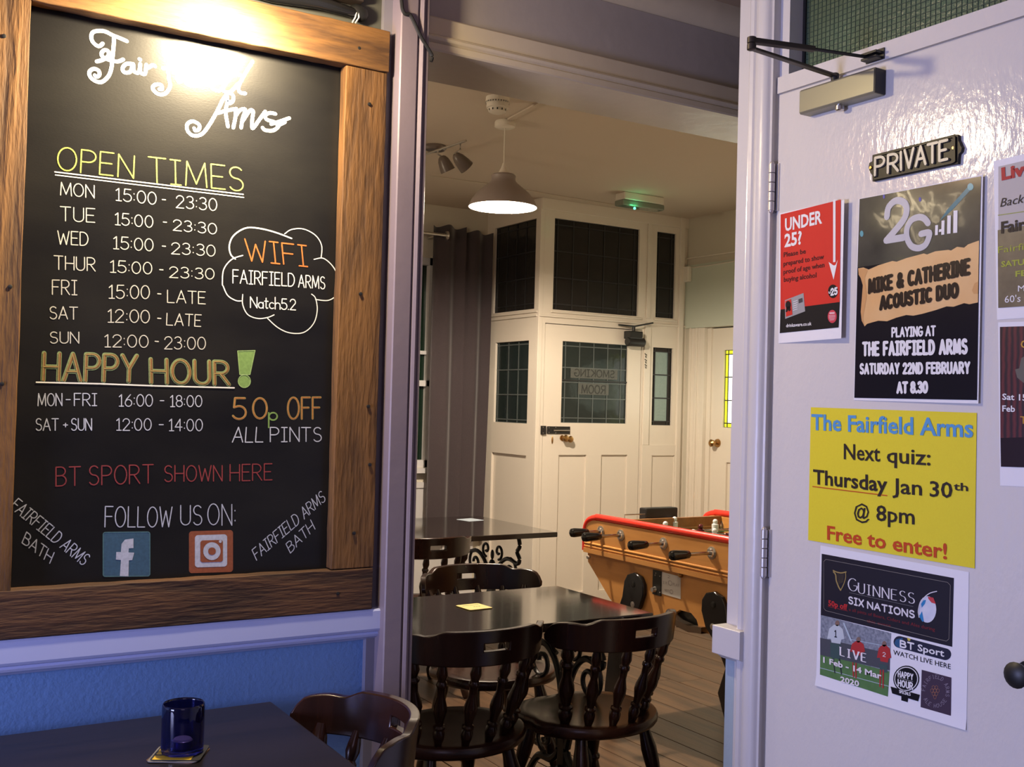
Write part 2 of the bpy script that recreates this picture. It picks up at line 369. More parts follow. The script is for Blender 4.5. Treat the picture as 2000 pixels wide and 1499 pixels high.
# ================================================================== THE ROOM
def holes_wall(mb, ax, v0, v1, a0, a1, z0, z1, holes):
    """slab between v0..v1 on axis ax with rectangular holes (a0,a1,z0,z1)"""
    As = sorted({a0, a1, *[h[0] for h in holes], *[h[1] for h in holes]}); Zs = sorted({z0, z1, *[h[2] for h in holes], *[h[3] for h in holes]})
    As = [a for a in As if a0 <= a <= a1]; Zs = [z for z in Zs if z0 <= z <= z1]
    solid = lambda i, j: 0 <= i < len(As)-1 and 0 <= j < len(Zs)-1 and not any(h[0]-1e-6 <= (As[i]+As[i+1])/2 <= h[1] and h[2] <= (Zs[j]+Zs[j+1])/2 <= h[3] for h in holes)
    pt = (lambda v, a, z: (v, a, z)) if ax == 0 else (lambda v, a, z: (a, v, z))
    for i in range(len(As)-1):
        for j in range(len(Zs)-1):
            if not solid(i, j): continue
            a, b, c, d = As[i], As[i+1], Zs[j], Zs[j+1]
            mb.add([pt(v0,a,c), pt(v0,b,c), pt(v0,b,d), pt(v0,a,d)], [(0,1,2,3)])
            mb.add([pt(v1,a,c), pt(v1,b,c), pt(v1,b,d), pt(v1,a,d)], [(3,2,1,0)])
            for (di, dj, q) in ((-1,0,((a,c),(a,d))), (1,0,((b,c),(b,d))), (0,-1,((a,c),(b,c))), (0,1,((a,d),(b,d)))):
                if not solid(i+di, j+dj):
                    (p, q0), (r, s0) = q
                    mb.add([pt(v0,p,q0), pt(v1,p,q0), pt(v1,r,s0), pt(v0,r,s0)], [(0,1,2,3)])
    return mb
ST = 'structure'
fl = sbox('floor', (-2.6, -3, -.12), (5.3, 7.3, -.022), mat('dark_subfloor', (.012, .008, .006), .9), kind=ST)
x = -.65; W = .17
plank_m = {}
while x < 5.1:
    ys = [.7, .7+random.uniform(1.2, 2.6), random.uniform(4.2, 5.4), 6.6]
    for a, b in zip(ys, ys[1:]):
        L = round(b-a, 1)
        if L not in plank_m:
            q = MB().box((-(W-.005)/2, 0, -.022), ((W-.005)/2, L-.004, 0)).build('floor_plank', M_floor, fl, smooth=False); plank_m[L] = q; o = q
        else:
            o = plank_m[L].copy(); COL.objects.link(o)
        o.location = (x+W/2, a, random.uniform(-.0015, 0)); o.scale = (1, (b-a)/L, 1)
    x += W
# front left wall (behind the chalkboard)
m = MB().box((-2.5, 2.45, 0), (1.17, 2.66, 2.67)); m.build('wall_left', M_blue, smooth=False)['kind'] = ST
mb = MB().box((1.089, 2.432, 0), (1.114, 2.4505, 2.67)); mb.build('trim_1', mat('dark_grey_trim', (.20, .19, .24), .5), smooth=False)['kind'] = ST  # narrow strip in one even dark grey
# opening post with moulded edge (profile extruded upwards)
prof = [(1.112, 2.45), (1.112, 2.383), (1.115, 2.38), (1.157, 2.38), (1.160, 2.384), (1.163, 2.386), (1.166, 2.380), (1.172, 2.376), (1.178, 2.379), (1.181, 2.385), (1.184, 2.382), (1.189, 2.382), (1.193, 2.388), (1.193, 2.66), (1.168, 2.66), (1.168, 2.45)]
mb = MB(); mb.prism(prof, 2, 0, 2.60); tag(mb.build('trim_2', M_post, smooth=False), kind=ST)
# header over the opening
mb = MB().box((1.193, 2.45, 2.347), (5.2, 2.662, 2.9)); tag(mb.build('wall_header', M_beam, smooth=False), kind=ST)
mb = MB().box((1.10, 2.442, 2.43), (2.9, 2.45, 2.60)); tag(mb.build('wall_above_opening', M_mauve, smooth=False), kind=ST)
prof = [(2.45, 2.347), (2.425, 2.347), (2.421, 2.351), (2.421, 2.366), (2.425, 2.369), (2.418, 2.374), (2.414, 2.380), (2.418, 2.386), (2.424, 2.390), (2.424, 2.432), (2.428, 2.436), (2.45, 2.436)]
mb = MB(); mb.prism(prof, 0, 1.1935, 2.9); tag(mb.build('trim_3', M_beam, smooth=False), kind=ST)
pr = [(2.45, 2.60)]+[(2.45-.055*sin(radians(a)), 2.655-.055*cos(radians(a))) for a in range(0, 91, 15)]+[(2.395, 2.67), (2.45, 2.67)]
mb = MB(); mb.prism(pr, 0, 1.12, 2.9); tag(mb.build('trim_4', M_beam), kind=ST)
sbox('ceiling', (-2.6, -3, 2.67), (2.9, 2.45, 2.78), M_brownceil, kind=ST)
sbox('wall_partition_right', (2.52, 2.452, 0), (5.2, 2.66, 2.3465), M_wallback, kind=ST)
sbox('wall_front', (-2.6, -3.1, 0), (2.9, -3.0, 2.67), M_wallback, kind=ST)
sbox('wall_far_left', (-2.6, -3, 0), (-2.5, 2.45, 2.67), M_wallback, kind=ST)
sbox('wall_left_upper', (-2.5, 2.4485, 2.30), (1.089, 2.4505, 2.67), mat('dark_grey_wall_paint', (.085, .085, .075), .7), kind=ST)
# chair rail on the left wall
pr = [(2.45, .862), (2.436, .862), (2.430, .866), (2.424, .869), (2.417, .872), (2.413, .878), (2.416, .883), (2.408, .887), (2.404, .893), (2.404, .936), (2.407, .9405), (2.45, .9405)]
mb = MB(); mb.prism(pr, 0, -2.5, 1.118); tag(mb.build('trim_5', M_bluerail, smooth=False), kind=ST)
# right wall with the private door
mb = MB()
holes_wall(mb, 0, 1.86, 1.96, -3, 1.985, 0, 2.67, [(.95, 1.842, -1, 2.205), (.98, 1.816, 2.248, 2.6)])
mb.build('wall_right', M_trim, smooth=False)['kind'] = ST
sbox('trim_6', (1.8595, 1.955, 0), (1.8605, 1.9855, .85), M_bluegrey, kind=ST)
pr = [(1.8605, 1.845), (1.838, 1.845), (1.836, 1.850), (1.842, 1.855)]+[(1.842-.016*sin(radians(a)), 1.879-.024*cos(radians(a))) for a in range(0, 181, 20)]+[(1.842, 1.905), (1.836, 1.910), (1.834, 1.920), (1.838, 1.926), (1.8605, 1.926)]
mb = MB(); mb.prism(pr, 2, 0, 2.67); tag(mb.build('trim_7', M_trim), kind=ST)
mb = MB(); mb.prism([(.842, 1.8605), (.846, 1.842), (.852, 1.820), (.856, 1.815), (.921, 1.815), (.921, 1.8605)][::-1] and [(1.8605, .838), (1.846, .838), (1.832, .848), (1.815, .853), (1.815, .919), (1.817, .921), (1.8605, .921)], 1, 1.892, 1.988)
tag(mb.build('trim_8', M_trim, bevel=.0015, smooth=False), kind=ST)
mb = MB().box((1.85, .95, 2.208), (1.8605, 1.842, 2.247)); tag(mb.build('trim_9', M_door, smooth=False), kind=ST)
# the private door leaf
door = tag(MB().box((1.85, .955, .008), (1.89, 1.8365, 2.2045)).build('door_1', M_door, smooth=False, bevel=.003), kind=ST)
def hinge(z0, z1):
    n = 5; h = (z1-z0)/n; mb = MB()
    for i in range(n):
        a = z0+i*h+.0006; b = z0+(i+1)*h-.0006
        mb.lathe((1.838, 1.842, a), (1.838, 1.842, b), [(0, .0068), (.04, .0078), (.96, .0078), (1, .0068)], 14)
    mb.box((1.8475, 1.828, z0), (1.851, 1.838, z1))
    for e, s in ((z0, -1), (z1, 1)): mb.ball((1.838, 1.842, e), .006)
    return mb.build('hinge', M_hinge, door)
hinge(P(1510, 412, 0, 1.84).z, P(1510, 320, 0, 1.84).z); hinge(P(1497, 1128, 0, 1.84).z, P(1497, 1035, 0, 1.84).z)
kp = P(1999, 1312, 0, 1.85)
mb = MB().lathe((1.85, kp.y-.012, kp.z), (1.80, kp.y-.012, kp.z), [(0, .022), (.1, .022), (.12, .009), (.5, .009), (.6, .02), (.85, .024), (1, .014)], 18); mb.build('door_knob', M_black, door)
# transom with wired green glass
wg = mat('wired_green_glass', (.11, .20, .12), .3, noise=(2.2, .5, (.07, .085, .045)), bump=(90, .25))
win = tag(sbox('window_1', (1.908, .98, 2.248), (1.914, 1.816, 2.6), wg), kind=ST)
mb = MB()
zz = 2.254
while zz < 2.6: mb.box((1.9065, .98, zz), (1.908, 1.816, zz+.0013)); zz += .0125
yy = .985
while yy < 1.815: mb.box((1.9065, yy, 2.248), (1.908, yy+.0008, 2.6)); yy += .0125
tag(mb.build('wire_mesh', mat('glass_wire', (.03, .06, .045), .5), win, smooth=False), kind='stuff')
sbox('putty_bead', (1.903, 1.808, 2.248), (1.908, 1.816, 2.6), M_black, win)

# ------------------------------------------------------------------ back room shell
sbox('ceiling_back', (-.8, 2.66, 2.82), (5.2, 7.3, 2.92), M_ceil, kind=ST)
mb = MB(); holes_wall(mb, 1, 6.6, 6.72, -.8, 3.81, 0, 2.82, [(1.6, 3.40, 1.0, 2.45)])
mb.build('wall_back', M_wallback, smooth=False)['kind'] = ST
sbox('wall_back_left', (-.9, 2.66, 0), (-.8, 6.6, 2.82), M_wallback, kind=ST)
X1 = 5.069
mb = MB(); holes_wall(mb, 0, X1, X1+.15, 2.66, 5.96, 0, 2.82, [(4.85, 5.845, -1, 2.028)])
mb.build('wall_back_right', M_wallback, smooth=False)['kind'] = ST
sbox('trim_10', (X1-.012, 4.6, 2.028), (X1, 5.9, 2.48), mat('pale_green_white_paint', (.58, .62, .52), .5), kind=ST)
# far window with dark panes behind the curtains
winb = tag(sbox('window_2', (1.6, 6.66, 1.0), (3.40, 6.67, 2.45), mat('night_glass_green', (.006, .018, .010), .08)), kind=ST)
mb = MB()
for a, b in (((1.6, 6.61, 1.0), (3.40, 6.66, 1.05)), ((1.6, 6.61, 2.40), (3.40, 6.66, 2.45)), ((1.6, 6.61, 1.56), (3.40, 6.66, 1.60)), ((1.6, 6.62, 1.78), (3.4, 6.66, 1.805)), ((3.36, 6.61, 1.0), (3.40, 6.66, 2.45)), ((1.6, 6.61, 1.0), (1.64, 6.66, 2.45)), ((2.5, 6.61, 1.0), (2.54, 6.66, 2.45))): mb.box(a, b)
mb.build('window_frame', M_trim, winb, smooth=False)
sbox('window_sill', (1.55, 6.53, .965), (3.45, 6.62, .998), M_trim, winb)
mb = MB()
for i in range(18): mb.box((-.75+i*.25, 6.583, .05), (-.75+i*.25+.246, 6.6, .86))
mb.box((-.8, 6.573, .86), (3.80, 6.6, .90)); mb.box((-.8, 6.573, 0), (3.80, 6.6, .12))
mb.build('baseboard_back', M_trim, smooth=False, bevel=.002)['kind'] = ST
# lobby screen
YF = 5.9; XS = 3.808
mb = MB(); holes_wall(mb, 1, YF, YF+.05, XS, X1, 0, 2.82, [(3.917,4.632,2.088,2.697), (4.788,4.961,2.092,2.70), (3.861,4.675,-1,1.995), (4.775,4.957,1.33,1.88)])
lob = tag(mb.build('wall_lobby_front', M_cream, smooth=False, bevel=.003), kind=ST)
mb = MB(); holes_wall(mb, 1, YF-.012, YF, 4.69, 5.02, 0, 1.19, [(4.776,4.981,.2,1.117)]); mb.build('panel_moulding', M_cream, lob, smooth=False, bevel=.004)
mb = MB()
for a, b, c in ((XS, X1, 2.035), (3.90, 4.66, 2.066), (4.77, 4.98, 2.070)): mb.box((a, YF-.014, c), (b, YF, c+.012))
mb.box((4.99, YF-.02, 0), (5.03, YF, 2.82)); mb.box((XS, YF-.012, 2.745), (X1, YF, 2.82)); mb.box((4.700, YF-.012, 2.08), (4.735, YF, 2.745)); mb.box((4.69, YF-.012, 1.19), (4.745, YF, 2.03))
mb.build('mullion_moulding', M_cream, lob, smooth=False, bevel=.003)
mb = MB(); holes_wall(mb, 0, XS, XS+.05, YF+.05, 6.6, 0, 2.82, [(5.957,6.495,2.088,2.69), (6.012,6.448,1.325,1.88), (6.014,6.464,.2,1.112)])
los = tag(mb.build('wall_lobby_side', M_cream, smooth=False, bevel=.003), kind=ST)
sbox('recessed_panel', (XS+.018, 6.01, .19), (XS+.03, 6.47, 1.12), M_cream, los)
mb = MB()
for c in (2.035, 2.062): mb.box((XS-.012, YF+.01, c), (XS, 6.58, c+.012))
mb.box((XS-.004, YF-.004, 0), (XS+.03, YF+.03, 2.82)); mb.build('corner_bead', M_cream, los, smooth=False, bevel=.003)
# door frame mouldings between the lobby and the right hand door
mb = MB()
for a, b, d in ((5.80, 5.845, .02), (5.74, 5.80, .034), (5.70, 5.74, .02)): mb.box((X1-.0+.0, a, 0), (X1+.06, b, 2.028))
mb.box((X1+.004, 5.87, 0), (X1+.05, 5.9, 2.028)); mb.box((X1+.03, 5.66, 0), (X1+.08, 5.70, 2.028)); mb.box((X1-.012, 5.765, 0), (X1+.02, 5.785, 2.028)); mb.box((X1-.012, 5.83, 0), (X1+.02, 5.85, 2.028))
mb.build('trim_11', M_cream, smooth=False, bevel=.003)['kind'] = ST

def leaded(parent, ax, v, a0, a1, z0, z1, xs, zs, pm, lm, side=-1, lw=.008, skip=(), border=None, bm=None):
    """individual panes in a grid (fractions xs, zs) and one lead mesh in front of them"""
    A = [a0+(a1-a0)*t for t in xs]; Z = [z0+(z1-z0)*t for t in zs]; mb = MB(); d = .006
    pt = (lambda v, a, z: (v, a, z)) if ax == 0 else (lambda v, a, z: (a, v, z))
    for i in range(len(A)-1):
        for j in range(len(Z)-1):
            if (i, j) in skip: continue
            mm = bm if (bm and (i in (0, len(A)-2) or j in (0, len(Z)-2)) and border) else pm
            tl = random.uniform(-.0012, .0012)
            o = MB().box(pt(v, A[i], Z[j]), pt(v+.004, A[i+1], Z[j+1])).build('glass_pane', mm, parent, smooth=False)
            for q in o.data.vertices:
                k = (q.co[1-ax]-(A[i]+A[i+1])/2)/(A[i+1]-A[i]); q.co[ax] += tl*k*1.5
    for a in A: mb.box(pt(v-.004, a-lw/2, Z[0]), pt(v-.0015, a+lw/2, Z[-1]))
    for z in Z: mb.box(pt(v-.005, A[0], z-lw/2), pt(v-.0018, A[-1], z+lw/2))
    return mb.build('lead_came', lm, parent, smooth=False)
def grid(n, b):
    return [0]+[b+(1-2*b)*i/n for i in range(n+1)]+[1]
w3 = tag(empty('window_3', (4.27, YF+.02, 2.088)), kind=ST)
leaded(w3, 1, YF+.02, 3.917, 4.632, 2.088, 2.697, grid(5, .05), grid(3, .065), M_dglass, M_lead)
w4 = tag(empty('window_4', (4.87, YF+.02, 2.09)), kind=ST)
leaded(w4, 1, YF+.02, 4.788, 4.961, 2.092, 2.70, grid(1, .17), grid(3, .06), M_dglass, M_lead)
w5 = tag(empty('window_5', (4.87, YF+.02, 1.33)), kind=ST)
leaded(w5, 1, YF+.02, 4.775, 4.957, 1.33, 1.88, grid(1, .17), grid(3, .05), M_sglass, M_lead, border=1, bm=M_dglass)
w6 = tag(empty('window_6', (XS+.02, 6.2, 2.088)), kind=ST)
leaded(w6, 0, XS+.02, 5.957, 6.495, 2.088, 2.69, grid(4, .05), grid(3, .065), M_dglass, M_lead)
w7 = tag(empty('window_7', (XS+.02, 6.2, 1.325)), kind=ST)
leaded(w7, 0, XS+.02, 6.012, 6.448, 1.325, 1.88, grid(3, .05), grid(3, .04), M_gglass, M_leadl)
for q in (w3, w4, w5, w6, w7): fix(q)
# lobby door leaf
mb = MB(); holes_wall(mb, 1, YF+.004, YF+.044, 3.866, 4.670, .01, 1.99, [(4.007,4.556,1.337,1.883), (3.998,4.223,.2,1.122), (4.348,4.572,.2,1.122)])
d2 = tag(mb.build('door_2', M_cream, smooth=False, bevel=.004), kind=ST)
sbox('recessed_panel', (3.99, YF+.02, .19), (4.23, YF+.03, 1.13), M_cream, d2); sbox('recessed_panel', (4.34, YF+.02, .19), (4.58, YF+.03, 1.13), M_cream, d2)
xs = [0, .06, .27, .485, .70, .91, 1]; zs = [0, .06, .305, .50, .68, .945, 1]
leaded(d2, 1, YF+.02, 4.007, 4.556, 1.337, 1.883, xs, zs, M_gglass, M_leadl, lw=.006)
EG = mat('etched_glass_plate', (.085, .088, .078), .35, bump=(120, .3)); DP = Plane(1, YF+.0145)
sbox('etched_plate', (4.085, YF+.0155, 1.640), (4.478, YF+.018, 1.712), EG, d2); sbox('etched_plate', (4.150, YF+.0155, 1.530), (4.405, YF+.018, 1.606), EG, d2)
sbox('glazing_bar', (4.007, YF+.008, 1.618), (4.556, YF+.019, 1.628), M_black, d2)
ET = mat('etched_letter', (.022, .022, .02), .5); mb = MB()
def mirror_strokes(mb, text, xa, xb, za, zb, y, wd):
    ps, Wd = layout(text, .2); pl = Plane(1, y)
    for p in ps: ribbon(mb, pl, [(xb-(xb-xa)*a/Wd, za+(zb-za)*b) for a, b in p], wd, 0)
mirror_strokes(mb, 'SMOKING', 4.115, 4.450, 1.652, 1.700, YF+.0150, .007); mirror_strokes(mb, 'ROOM', 4.18, 4.375, 1.540, 1.594, YF+.0150, .008)
mb.build('etched_lettering', ET, d2, smooth=False)
# right hand door with backlit stained glass
XD = X1+.045
mb = MB(); holes_wall(mb, 0, XD, XD+.04, 4.86, 5.66, .01, 2.02, [(4.98,5.545,1.33,1.865), (5.02,5.50,.2,1.09)])
d3 = tag(mb.build('door_3', M_cream, smooth=False, bevel=.004), kind=ST); sbox('recessed_panel', (XD+.016, 5.0, .19), (XD+.026, 5.52, 1.10), M_cream, d3)
YG = mat('backlit_yellow_glass', (.75, .78, .05), .3, emit=(.80, .82, .02), estr=.75); WG = mat('backlit_white_glass', (.9, .92, .88), .3, emit=(.95, 1, .92), estr=1.3)
leaded(d3, 0, XD+.018, 4.98, 5.545, 1.33, 1.865, [0, .055, .5, .945, 1], [0, .055, .35, .65, .945, 1], WG, M_lead, border=1, bm=YG, lw=.007)
mb = MB()
ya, yb, za, zb = 5.16, 5.38, 1.49, 1.70
for q in (.0, .035):
    for a, b in (((ya+q, za+q), (yb-q, za+q)), ((yb-q, za+q), (yb-q, zb-q)), ((yb-q, zb-q), (ya+q, zb-q)), ((ya+q, zb-q), (ya+q, za+q))):
        mb.tube([(XD+.0115, a[0], a[1]), (XD+.0115, b[0], b[1])], .004, 4)
mb.build('lead_motif', M_lead, d3, smooth=False)
kp = P(1402, 866, 0, XD)
mb = MB().lathe((XD, kp.y, kp.z), (XD-.075, kp.y, kp.z), [(0, .030), (.12, .028), (.16, .010), (.5, .010), (.6, .022), (.85, .026), (1, .012)], 16); mb.build('door_knob', M_brass, d3)
# floor/room trims outside

# ================================================================== CHALKBOARD
cb = empty('chalkboard', (.63, 2.44, 1.0), 'large black chalkboard menu in a rough timber plank frame on the blue wall', 'chalkboard')
sbox('board_panel', (.22, 2.44, 1.0), (1.02, 2.449, 2.30), M_board, cb)
def plank(a, b, m, name='frame_plank', ax=0):
    mb = MB(); x0, y0, z0 = a; x1, y1, z1 = b; n = 26; L = (x1-x0) if ax == 0 else (z1-z0); vs = []
    for i in range(n+1):
        t = i/n; j = [random.uniform(-.0009, .0009) for _ in range(4)]
        if ax == 0:
            x = x0+L*t; vs += [(x, y0, z0+j[0]), (x, y0, z1+j[1]), (x, y1, z1+j[2]), (x, y1, z0+j[3])]
        else:
            z = z0+L*t; vs += [(x0+j[0], y0, z), (x1+j[1], y0, z), (x1+j[2], y1, z), (x0+j[3], y1, z)]
    fs = [(i*4+k, i*4+(k+1) % 4, (i+1)*4+(k+1) % 4, (i+1)*4+k) for i in range(n) for k in range(4)]+[(0,1,2,3), (n*4+3,n*4+2,n*4+1,n*4)]
    return mb.add(vs, fs).build(name, m, cb, bevel=.002)
pl1 = plank((.13, 2.402, .95), (.282, 2.4385, 2.44), M_fv, ax=2)
pl2 = plank((.9805, 2.404, 1.044), (1.090, 2.4385, 2.258), M_fv, ax=2)
pl3 = plank((.283, 2.400, 2.260), (1.093, 2.4385, 2.362), M_f)
pl4 = plank((.10, 2.401, .9425), (1.0885, 2.4385, 1.0425), M_fd)
for pl_, pts in ((pl3, [(702, 94)]), (pl2, [(722, 203), (705, 574), (720, 794), (723, 908), (692, 1042)]), (pl1, [(8, 70), (20, 560), (4, 750)]), (pl4, [(660, 1160)])):
    for q in pts:
        p = P(q[0], q[1], 1, 2.4); mb = MB()
        mb.lathe((p.x, 2.4035, p.z), (p.x, 2.3995, p.z), [(0, .0042), (.9, .0042), (1, .003)], 10); mb.build('screw_head', M_black, pl_)

def chalkmat(n, c, c2=None, emit=0):
    return mat(n, c, .8, noise=(170, .9, c2 or tuple(k*.55 for k in c)))
CW = chalkmat('white_chalk', (.50, .50, .47)); CWb = chalkmat('bright_white_chalk_pen', (.72, .72, .70), (.60, .60, .58))
CY = chalkmat('yellow_green_chalk', (.40, .44, .09)); CO = chalkmat('orange_chalk', (.50, .14, .025)); CR = chalkmat('red_chalk', (.26, .03, .038))
CG = chalkmat('green_chalk', (.17, .30, .08)); CB = chalkmat('blue_chalk', (.035, .10, .17)); CBR = chalkmat('rust_chalk', (.28, .075, .03)); CL = chalkmat('pale_blue_chalk', (.50, .54, .66))
COG = chalkmat('ochre_chalk', (.30, .22, .07)); CDG = chalkmat('dark_grey_chalk', (.35, .36, .38))
W1 = .0022
def chalk(name, items, m, wd=W1, off=.0006, **k):
    for t, bl, br, tl in items:
        mb = MB(); strokes(mb, BOARD, t, bl, br, tl, wd, off, **{'jit': .012, **k})
        mb.build(name, m, cb, smooth=False, recalc=False)
chalk('heading_lettering', [('OPEN', (112,332), (260,348), (114,287)), ('TIMES', (290,355), (475,374), (289,307))], CY, .0030)
mb = MB(); lines(mb, BOARD, [(107,336), (475,380)], .0026); lines(mb, BOARD, [(108,342), (476,386)], .0022); mb.build('heading_underline', CWb, cb, smooth=False, recalc=False)
rows = [('MON', (118,381), (184,387), (118,356), '15:00', (227,392), (305,400), (227,368), (320,390), '23:30', (344,406), (423,412), (344,382)),
 ('TUE', (118,431), (185,435), (118,404), '15:00', (225,439), (298,445), (225,416), (322,434), '23:30', (338,450), (423,458), (338,429)),
 ('WED', (113,477), (172,480), (113,451), '15:00', (222,486), (299,491), (222,462), (320,481), '23:30', (335,496), (420,501), (335,474)),
 ('THUR', (106,526), (186,530), (106,500), '15:00', (216,532), (296,536), (216,509), (315,527), '23:30', (331,542), (418,546), (331,521)),
 ('FRI', (102,575), (150,576), (102,547), '15:00', (213,583), (292,584), (213,557), (311,574), 'LATE', (327,591), (401,594), (327,567)),
 ('SAT', (97,623), (151,624), (97,599), '12:00', (211,630), (292,631), (211,605), (311,622), 'LATE', (325,635), (392,638), (326,612)),
 ('SUN', (98,671), (154,671), (98,649), '12:00', (205,678), (289,679), (205,654), (306,667), '23:00', (321,682), (401,683), (321,658))]
for r in rows:
    ch = [(r[0], r[1], r[2], r[3]), (r[4], r[5], r[6], r[7]), (r[9], r[10], r[11], r[12])]
    o = chalk('opening_hours_lettering', ch, CW, W1)
    mb = MB(); lines(mb, BOARD, [(r[8][0]-3, r[8][1]), (r[8][0]+3, r[8][1]+.5)], .0026); d = mb.build('dash', CW, cb, smooth=False, recalc=False)
for nm, mm, wd, of, dx in (('happy_hour_lettering', chalkmat('sage_chalk', (.22, .29, .12), (.12, .17, .07)), .0096, .0005, 0), ('happy_hour_outline', chalkmat('orange_red_chalk', (.22, .07, .02), (.10, .06, .02)), .0044, .0009, 1.3), ('happy_hour_highlight', COG, .0026, .0013, -.9)):
    chalk(nm, [('HAPPY', (84+dx,743), (265+dx,746), (86+dx,690)), ('HOUR', (295+dx,748), (447+dx,752), (294+dx,702))], mm, wd, of, jit=0, gap=.2)
mb = MB(); lines(mb, BOARD, [(71,747), (195,750), (300,754), (457,758)], .0030, .0014); mb.build('happy_hour_underline', CWb, cb, smooth=False, recalc=False)
mb = MB(); poly(mb, BOARD, [(464,686), (498,685), (488,732), (468,732)]); ell(mb, BOARD, (477,745), 12, 12.5); mb.build('exclamation_mark', CG, cb, smooth=False, recalc=False)
mb = MB(); lines(mb, BOARD, [(464,686), (498,685), (488,732), (468,732), (464,686)], .002, .0009); lines(mb, BOARD, [(477+12*cos(radians(a)), 745+12.5*sin(radians(a))) for a in range(0, 361, 20)], .002, .0009); mb.build('exclamation_outline', chalkmat('bright_green_chalk', (.26, .40, .15)), cb, smooth=False, recalc=False)
chalk('happy_hour_times', [('MON', (74,793), (121,793), (74,769)), ('-', (129,791), (137,791), (129,769)), ('FRI', (145,793), (189,793), (145,769)), ('16:00', (233,794), (298,794), (233,771)), ('18:00', (333,795), (394,795), (333,773)), ('SAT', (70,841), (114,841), (70,818)), ('+', (124,841), (132,841), (124,818)), ('SUN', (139,841), (179,841), (139,818)), ('12:00', (228,841), (295,841), (228,818)), ('14:00', (331,842), (395,842), (331,819)), ('-', (313,793), (320,793), (313,771)), ('-', (311,840), (319,840), (311,818))], CL, W1)
for nm, mm, wd, of in (('fifty_off_lettering', COG, .0052, .0005), ('fifty_off_outline', CO, .0016, .0008)):
    chalk(nm, [('5', (455,819), (480,819), (455,778)), ('0', (494,818), (521,818), (494,778)), ('OFF', (562,819), (626,818), (562,777))], mm, wd, of, jit=0)
chalk('pence_lettering', [('p', (525,821), (541,821), (525,795))], CG, .0038)
chalk('all_pints_lettering', [('ALL', (454,864), (513,864), (456,835)), ('PINTS', (528,863), (627,863), (528,835))], CL, .0026)
chalk('sport_lettering', [('BT', (109,950), (157,948), (109,913)), ('SPORT', (174,948), (299,944), (174,911)), ('SHOWN', (321,941), (434,940), (321,910)), ('HERE', (449,940), (531,938), (449,908))], CR, .0026)
chalk('follow_us_lettering', [('FOLLOW', (205,1030), (335,1030), (206,990)), ('US', (353,1026), (394,1026), (353,988)), ('ON:', (406,1026), (460,1026), (406,985))], CL, .0024)
chalk('corner_lettering', [('FAIRFIELD ARMS', (19,992), (161,1105), (36,974)), ('BATH', (43,1061), (97,1101), (52,1040))], CL, .0022)
chalk('corner_lettering', [('FAIRFIELD ARMS', (501,1095), (636,978), (492,1075)), ('BATH', (567,1081), (615,1034), (558,1063))], CL, .0022)
chalk('wifi_heading', [('WIFI', (482,509), (601,521), (478,467))], CO, .0034)
chalk('wifi_lettering', [('FAIRFIELD', (455,553), (575,560), (455,527)), ('ARMS', (583,561), (634,565), (583,537))], CWb, .0024)
chalk('wifi_lettering', [('Natch5.2', (489,601), (577,606), (489,580))], CWb, .0024, gap=.12)
z1 = lambda L: [(a/2.564, b/2.564) for a, b in L]; z2 = lambda L: [(a/2.564, b/2.564+560) for a, b in L]
mb = MB()
for q, wd in ((z1([(1460,1195),(1380,1165),(1300,1145),(1230,1143),(1170,1180),(1148,1230),(1155,1275),(1178,1298)]), .0034), (z1([(1425,1172),(1460,1150),(1520,1148),(1580,1180),(1610,1230),(1608,1290)]), .0024), (z1([(1572,1300),(1620,1295),(1670,1340),(1692,1400),(1690,1470)])+z2([(1680,50),(1640,70),(1580,65)]), .0024),
              (z1([(1215,1280),(1160,1300),(1120,1350),(1113,1420)])+z2([(1118,0),(1140,45),(1180,70),(1207,72)]), .0026), (z2([(1215,40),(1215,90),(1240,140),(1290,160),(1340,155),(1372,142)]), .0024), (z2([(1340,160),(1390,205),(1450,232),(1520,230),(1570,185),(1588,120),(1580,60),(1560,38)]), .0024)):
    lines(mb, BOARD, q, wd, .0006, 6)
mb.build('cloud_outline', CWb, cb, smooth=False, recalc=False)
# the two app signs drawn in chalk
def rounded(cx, cy, hw, hh, r, skew=0, n=5):
    out = []
    for sx, sy, a in ((1, 1, 0), (-1, 1, 90), (-1, -1, 180), (1, -1, 270)):
        for i in range(n+1):
            t = radians(a+90*i/n); out.append((cx+sx*(hw-r)+r*cos(t), cy+sy*(hh-r)+r*sin(t)+skew*(sx*(hw-r)+r*cos(t))))
    return out
mb = MB(); poly(mb, BOARD, rounded(247, 1083, 45.5, 43, 4, -.01), .0004); mb.build('blue_square', CB, cb, smooth=False, recalc=False)
mb = MB(); lines(mb, BOARD, rounded(247, 1083, 45.5, 43, 4, -.01)+[rounded(247, 1083, 45.5, 43, 4, -.01)[0]], .0022, .0006); mb.build('blue_square_edge', chalkmat('teal_chalk', (.07, .17, .20)), cb, smooth=False, recalc=False)
mb = MB(); poly(mb, BOARD, z2([(600,1450),(605,1370),(580,1368),(582,1330),(605,1330),(608,1290),(625,1268),(668,1262),(668,1310),(645,1312),(643,1332),(672,1333),(662,1370),(645,1372),(643,1452)]), .0009); mb.build('letter_f', CL, cb, smooth=False, recalc=False)
mb = MB(); poly(mb, BOARD, rounded(412, 1078, 43, 41, 6, -.03), .0004); mb.build('rust_square', CBR, cb, smooth=False, recalc=False)
mb = MB(); poly(mb, BOARD, rounded(412, 1076.5, 31.5, 31.5, 6, -.03), .0008); mb.build('white_ring', CL, cb, smooth=False, recalc=False)
mb = MB(); poly(mb, BOARD, rounded(413, 1077, 22, 21.5, 5, -.03), .0012); mb.build('rust_inner_square', CBR, cb, smooth=False, recalc=False)
